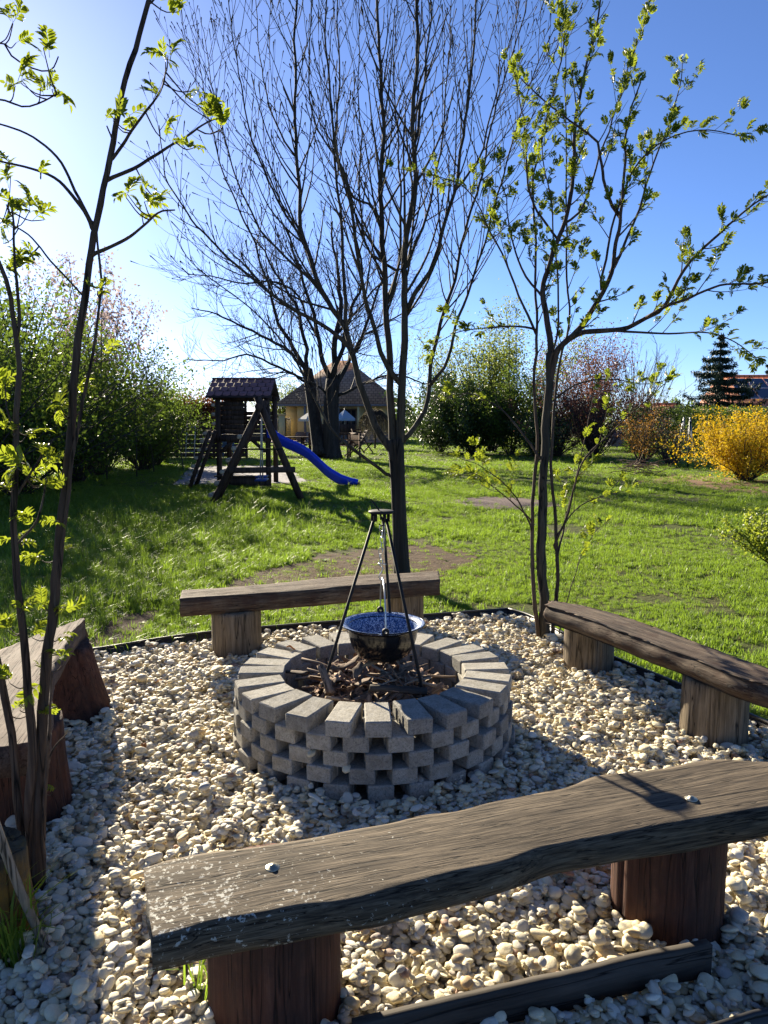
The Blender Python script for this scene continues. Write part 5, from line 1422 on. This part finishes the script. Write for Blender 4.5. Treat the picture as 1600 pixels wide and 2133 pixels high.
# weeping topiary
def weeping():
    b = G(781, 934); y = b.y; rs = np.random.default_rng(8); t = thing('weeping_shrub', 'dome-shaped weeping shrub on a thin stem in front of the terrace', 'shrub', (b.x, y, 0))
    a = Acc(); a.tube([(b.x, y, 0), (b.x + .02, y, .8), (b.x, y, 1.7)], .05, 8); put('trunk', a, M_twig, t)
    a = Acc(); C = []
    for k in range(420):
        th = rs.uniform(0, 6.283); r = .85 * math.sqrt(rs.random()); zt = 1.95 - .45 * r ** 2
        P = crom([(b.x, y, 1.65), (b.x + r * .6 * math.cos(th), y + r * .6 * math.sin(th), zt + .05), (b.x + r * math.cos(th), y + r * math.sin(th), zt - .35), (b.x + r * 1.05 * math.cos(th), y + r * 1.05 * math.sin(th), rs.uniform(.45, 1.0))], 8)
        a.tube(P, np.linspace(.008, .003, 8), 3, cap=False); C.append(P[2:])
    put('branches', a, M_twig, t)['kind'] = 'stuff'
    C = np.vstack(C); C = C[rs.integers(0, len(C), 5000)] + rs.normal(0, .03, (5000, 3)); a = Acc(); leaves(a, C, .04, .02, rs, 1.0)
    put('foliage', a, mat_leaf('catkin', (.13, .11, .05), (.22, .19, .09), .4, None, .6), t)['kind'] = 'stuff'
weeping()

# ------------------------------------------------------------------ right-hand garden
def P_(u, y): return (D(u, 900, y).x, y, 0)
shrub('green_tree', 'fresh light green upright tree behind the dark evergreens', 'tree', P_(1025, 34), 6.3, 1.7, M_young, 22, 12, 20000, .11, .07, 101, up=.2, spread=.52, gauss=.34, sr=.035, stem=M_barkd)
shrub('evergreen_shrub', 'dark glossy evergreen shrub nearest the weeping shrub', 'shrub', P_(918, 33), 3.6, 1.3, M_dark, 30, 8, 15000, .12, .06, 102, 'dark shrubs behind the lawn', spread=.8, gauss=.16, t0=.05)
shrub('evergreen_shrub', 'dark evergreen shrub under the light green tree', 'shrub', P_(985, 31.5), 3.1, 1.3, M_dark, 30, 8, 15000, .12, .055, 103, 'dark shrubs behind the lawn', spread=.9, gauss=.16, t0=.05)
shrub('mixed_shrub', 'brownish green shrub between the evergreen and the copper tree', 'shrub', P_(1065, 30.5), 3.4, 1.3, M_lilac, 30, 9, 11000, .09, .06, 104, 'dark shrubs behind the lawn', spread=.85, gauss=.15, t0=.1)
shrub('twiggy_shrub', 'dense dark leafless shrub beneath the copper tree', 'shrub', P_(1160, 29.5), 3.6, 1.4, M_copper, 70, 14, 6000, .07, .05, 105, 'dark shrubs behind the lawn', spread=.9, gauss=.12, t0=.1)
shrub('twiggy_shrub', 'dense dark leafless shrub beside the grey mound', 'shrub', P_(1240, 28.5), 3.3, 1.3, M_copper, 70, 14, 6000, .07, .05, 106, 'dark shrubs behind the lawn', spread=.85, gauss=.12, t0=.1)
shrub('evergreen_shrub', 'low dark green shrub behind the leafy rowan trunk', 'shrub', P_(1120, 28.6), 1.9, 1.1, M_dark, 22, 8, 6000, .09, .05, 107, 'dark shrubs behind the lawn', spread=1.0, gauss=.14, t0=.05)
shrub('copper_tree', 'reddish copper-leaved tree behind the leafless shrubs', 'tree', P_(1235, 37), 6.0, 1.6, M_copper, 22, 13, 13000, .09, .06, 108, up=.05, spread=.62, gauss=.30, sr=.028)
shrub('bare_willow', 'bare tree with fine pinkish arching twigs beside the copper tree', 'tree', P_(1330, 41), 6.2, 2.6, M_copper, 46, 16, 0, seed=109, up=-.2, spread=.62, sr=.03, shl=(.4, 1.0), stem=mat_plain('pink_twig', (.13, .075, .065), .8), sides=3)
shrub('green_tree', 'tall thin-leaved tree far behind the bare big tree', 'tree', P_(955, 45), 6.0, 2.0, M_young, 26, 12, 4200, .09, .06, 110, up=.3, spread=.55, gauss=.16, sr=.05)
shrub('green_tree', 'light green tree rising behind the iron gate', 'tree', P_(592, 60), 4.9, 1.8, M_young, 26, 9, 8000, .13, .09, 111, up=.2, spread=.7, gauss=.22, sr=.06, t0=.1)

def spruce(name, label, x, y, h, w_, seed, whorls=17):
    rs = np.random.default_rng(seed); t = thing(name, label, 'conifer', (x, y, 0)); a = Acc(); a.tube([(x, y, 0), (x, y, h * .6), (x, y, h)], [.16, .08, .015], 8); put('trunk', a, M_barkd, t, True)
    br = Acc(); C = []
    for k in range(whorls):
        f = k / (whorls - 1); z_ = h * (.10 + .88 * f); L = w_ * (1 - f) ** 1.0 * .68 + .10
        for q in range(8 if f < .8 else 5):
            th = rs.uniform(0, 6.283); l = L * rs.uniform(.7, 1.15); dv = np.array([math.cos(th), math.sin(th), 0])
            P = crom([np.array([x, y, z_]), np.array([x, y, z_ - .08 * l]) + dv * l * .5, np.array([x, y, z_ - .06 * l]) + dv * l * .85, np.array([x, y, z_ + .08 * l]) + dv * l], 9)
            br.tube(P, np.linspace(.025, .006, 9), 4, cap=False); m = int(60 + 110 * l)
            ss = rs.uniform(.1, 1, m); i = np.clip((ss * 8).astype(int), 0, 7); c = P[i] + (P[i + 1] - P[i]) * (ss * 8 - i)[:, None]
            side = np.cross(dv, [0, 0, 1.]); c = c + side * rs.normal(0, .10 * l * .6, m)[:, None]; c[:, 2] -= np.abs(rs.normal(0, .07, m)); C.append(c)
    put('branches', br, M_twig, t)['kind'] = 'stuff'
    C = np.vstack(C); a = Acc(); leaves(a, C, .20, .045, rs, 1.2); put('needles', a, mat_leaf('needles_' + str(seed), (.010, .024, .012), (.034, .056, .024), .12, None, .5), t)['kind'] = 'stuff'
spruce('spruce', 'dark spruce with drooping branches before the solar roof', *P_(1492, 38)[:2], 5.7, 4.6, 5, 15)
spruce('conifer', 'small narrow conifer behind the ridge of the solar roof', *P_(1592, 62)[:2], 6.0, 1.3, 6, 12)

def hedge(name, label, x0, x1, y, h, th, mat, n, seed, L=.09):
    rs = np.random.default_rng(seed); t = thing(name, label, 'hedge', ((x0 + x1) / 2, y, 0)); a = Acc()
    k = int((x1 - x0) * 5)
    for q in range(k):
        x = x0 + (x1 - x0) * (q + .5) / k; P, R = grow_shoot(rs, (x, y, 0), (rs.normal(0, .1), rs.normal(0, .1), 1), h * .9, .025, .2, 6); a.tube(P, R, 4, cap=False)
    put('stems', a, M_twig, t)['kind'] = 'stuff'
    C = np.c_[rs.uniform(x0, x1, n), y + rs.uniform(-th, th, n) * .5, h * rs.uniform(.04, 1, n)]; C[:, 2] += .12 * wob(C * [1, 1, 0], 3, seed) * (C[:, 2] > h * .6); a = Acc(); leaves(a, C, L, L * .45, rs); put('foliage', a, mat, t)['kind'] = 'stuff'
hedge('hedge', 'clipped green hedge in front of the spruce', P_(1300, 33)[0], P_(1600, 33)[0], 33, 1.95, .9, mat_leaf('thuja', (.030, .060, .012), (.075, .120, .022), .45, (.16, .24, .03), .5), 22000, 1)
shrub('forsythia_bush', 'large forsythia bush covered in yellow flowers', 'bush', P_(1560, 17.6), 1.80, 1.3, M_forsy, 70, 9, 17000, .050, .032, 120, 'forsythia bushes', up=-.1, spread=1.15, gauss=.085, t0=.12, droop=.4)
shrub('forsythia_bush', 'large yellow forsythia bush growing on past the first one', 'bush', P_(1668, 18.0), 1.8, 1.3, M_forsy, 50, 9, 9000, .050, .032, 121, 'forsythia bushes', up=-.1, spread=1.15, gauss=.085, t0=.12, droop=.4)
shrub('forsythia_bush', 'small fading brownish forsythia bush in front of the hedge', 'bush', P_(1340, 24), 1.75, .8, M_forsyb, 26, 9, 2600, .050, .034, 122, 'forsythia bushes', up=.15, spread=.55, gauss=.08, t0=.35, sr=.02)
shrub('bare_shrub', 'bare twiggy shrub between the small forsythia and the metal post', 'shrub', P_(1400, 23.6), 1.6, 1.0, M_young, 46, 9, 700, .04, .03, 123, up=.0, spread=.95, gauss=.08)
shrub('red_shrub', 'small reddish shrub behind the clipped hedge', 'shrub', P_(1352, 38), 2.5, .8, M_copper, 24, 9, 2600, .08, .05, 124, spread=.5, gauss=.12)
shrub('leafy_shrub', 'low bright green shrub standing alone on the sunny lawn', 'shrub', (3.86, 7.25, 0), .62, .45, M_box, 34, 8, 5200, .036, .022, 125, up=.2, spread=.95, gauss=.035, t0=.35, sr=.007)
# grey covered mound
b = G(1290, 930); rs = np.random.default_rng(3); th = np.linspace(0, 2 * math.pi, 25)[:-1]
V = [];
for k in range(7):
    f = k / 6; V += [(b.x + .75 * math.cos(q) * math.cos(f * 1.5), b.y + .6 * math.sin(q) * math.cos(f * 1.5), .78 * math.sin(f * 1.5) * (1 + .12 * math.sin(q * 3 + k))) for q in th]
a = Acc(); i = np.arange(6)[:, None] * 24; j = np.arange(24)[None, :]; k = (j + 1) % 24
a.add(V, np.stack([i + j, i + k, i + 24 + k, i + 24 + j], -1).reshape(-1, 4)); tag(put('covered_mound', a, mat_plain('grey_sheet', (.17, .16, .16), .7, nscale=4), smooth=True, base=(b.x, b.y, 0)), 'grey covered mound between the dark shrubs and the small forsythia', 'mound')
# brush pile
b = G(1335, 985)
for k in range(46):
    rs = np.random.default_rng(k + 900); L = rs.uniform(.5, 1.3); P, R = grow_shoot(rs, (0, 0, 0), (1, rs.normal(0, .25), rs.normal(.08, .12)), L, .011, -.1, 6, .12)
    a = Acc(); a.tube(P - P.mean(0), R, 5); o = link('branch', a.mesh('branch'), M_sticks[1] if k % 2 else M_sticks[0], None, (b.x + rs.normal(0, .22), b.y + rs.normal(0, .2), .04 + .26 * rs.random()), (0, 0, rs.normal(.5, .35)))
    tag(o, 'cut dry branch in the brush pile on the lawn edge', 'branch', 'branches of the brush pile')
# metal post with wire mesh fence and a step ladder behind
ms_ = thing('metal_post', 'dark green metal fence post between the bare shrub and forsythia', 'post', P_(1437, 22.5))
a = Acc(); x = P_(1437, 22.5)[0]; a.tube([(x, 22.5, 0), (x, 22.5, 1.32)], .03, 8); put('shaft', a, mat_plain('green_paint', (.02, .045, .03), .5), ms_)
a = Acc(); a.lathe([(.034, 1.30), (.034, 1.34), (.001, 1.36)], (x, 22.5, 0), 10); put('cap', a, M_iron, ms_)
sl2 = thing('step_ladder', 'aluminium step ladder standing behind the metal post', 'ladder', P_(1432, 30))
x = P_(1432, 30)[0]
for s in (-.2, .2):
    a = Acc(); a.beam((x + s, 29.8, 0), (x + s * .6, 30.1, 1.5), .03, .05); put('rail', a, M_alu, sl2)
    a = Acc(); a.beam((x + s, 30.6, 0), (x + s * .6, 30.1, 1.5), .03, .05); put('rail', a, M_alu, sl2)
for k in range(4):
    f = .2 + k * .2; a = Acc(); a.beam((x - .2 + .08 * f, 29.8 + .3 * f, 1.5 * f), (x + .2 - .08 * f, 29.8 + .3 * f, 1.5 * f), .09, .025); put('rung', a, M_alu, sl2)

# neighbours' houses
M_orange = mat_tiles('orange_roof_tiles', (.40, .14, .07), (.48, .19, .10), .3, .3)
M_panel = mat_plain('solar_cells', (.03, .045, .08), .12)
def neighbour(label, x0, x1, y, z0, z1, dep, panels):
    t = thing('neighbour_house', label, 'house', ((x0 + x1) / 2, y + dep / 2, 0))
    a = Acc(); a.box(((x0 + x1) / 2, y + dep / 2, z0 / 2), (x1 - x0 - .6, dep - .6, z0)); put('wall', a, mat_plain('cream_wall', (.5, .46, .38), .9), t)
    a = Acc(); ym = y + dep / 2; a.add([(x0, y, z0), (x1, y, z0), (x1, ym, z1), (x0, ym, z1), (x1, y + dep, z0), (x0, y + dep, z0)], [[0, 1, 2, 3], [3, 2, 4, 5]]); a.f[3].append(np.array([[0, 3, 5], [1, 4, 2]])); rf_ = put('roof', a, M_orange, t)
    a = Acc(); a.tube([(x0, ym, z1 + .03), (x1, ym, z1 + .03)], .12, 8); put('ridge_tiles', a, M_orange, t)
    if panels:
        sv = np.array([0, dep / 2, z1 - z0]); sL = np.linalg.norm(sv); sv /= sL; nv = np.array([0, -sv[2], sv[1]])
        for r in range(2):
            for c in range(6):
                px0 = x0 + .6 + c * 1.06; s0 = sL * .30 + r * (sL * .32); a = Acc(); q = [np.array([px0 + dx, y, z0]) + sv * (s0 + ds) + nv * .09 for dx, ds in ((0, 0), (1.0, 0), (1.0, sL * .30), (0, sL * .30))]
                a.add(q + [p - nv * .05 for p in q], [[0, 1, 2, 3], [0, 4, 5, 1], [1, 5, 6, 2], [2, 6, 7, 3], [3, 7, 4, 0]]); o = put('solar_panel', a, M_alu, rf_)
                b_ = Acc(); ctr = sum(q) / 4; q2 = [ctr + (p - ctr) * .94 + nv * .006 for p in q]; b_.add(q2, [[0, 1, 2, 3]]); 
                b_.f[4].append(np.array([[3, 2, 1, 0]])) if False else None
                put('solar_cells', b_, M_panel, rf_)
neighbour("neighbour's house with solar panels on its orange tiled roof", P_(1538, 44)[0], P_(1850, 44)[0], 44, 2.0, 4.05, 6.5, True)
neighbour('low neighbour house with plain orange tiled roof behind the hedge', P_(1376, 58)[0], P_(1424, 58)[0], 58, 1.9, 2.6, 3.0, False)

# far trees closing the horizon
rs = np.random.default_rng(55); C = []
for k in range(90):
    x = -75 + 150 * k / 89 + rs.normal(0, .8); h = rs.uniform(2.5, 5.0); c = np.array([x, 88 + rs.normal(0, 3), h * .45])
    if -17.5 < x < -11.5: h = 1.5; c[2] = .6
    C.append(c + rs.normal(0, 1, (330, 3)) * [1.1, 1.0, h * .24])
C = np.vstack(C); C = C[C[:, 2] > 0]; a = Acc(); leaves(a, C, .42, .30, rs); tag(put('far_trees', a, M_lilac, base=(0, 88, 0)), 'distant row of trees closing the horizon behind the gardens', 'trees', kind='stuff')

# a few dry leaves blown onto the pavers and pebbles
for k, (pos, lab) in enumerate(((RC + Vector((-.40, .27, TOPZ + .006)), 'dry orange leaf lying on top of the fire pit pavers'), (G(690, 1690, .03), 'dry brown leaf on the pebbles before the fire pit'), (G(330, 1420, .03), 'curled dry leaf on the pebbles by the straight bench stump'), (G(300, 1555, .035), 'dark dry leaf on the pebbles between reddish bench and fire pit'), (G(1240, 1480, .03), 'dry brown leaf on the pebbles beside the rounded bench'))):
    a = Acc(); n = 7; L, W = .042, .022
    g = np.array([[(i / (n - 1) - .5) * L, (j - 1) * W * .5 * math.sin(math.pi * (i + .25) / (n - .5)), .006 * abs(j - 1) + .006 * math.sin(i * .9)] for i in range(n) for j in range(3)])
    a.add(g, [[i * 3 + j, i * 3 + 3 + j, i * 3 + 4 + j, i * 3 + 1 + j] for i in range(n - 1) for j in range(2)])
    o = link('dry_leaf', a.mesh('dry_leaf'), mat_leaf('dry_leaf_' + str(k), (.24, .10, .03), (.34, .16, .05), .3), None, pos, (.1, .15, k * 1.7)); tag(o, lab, 'leaf', 'dry leaves')
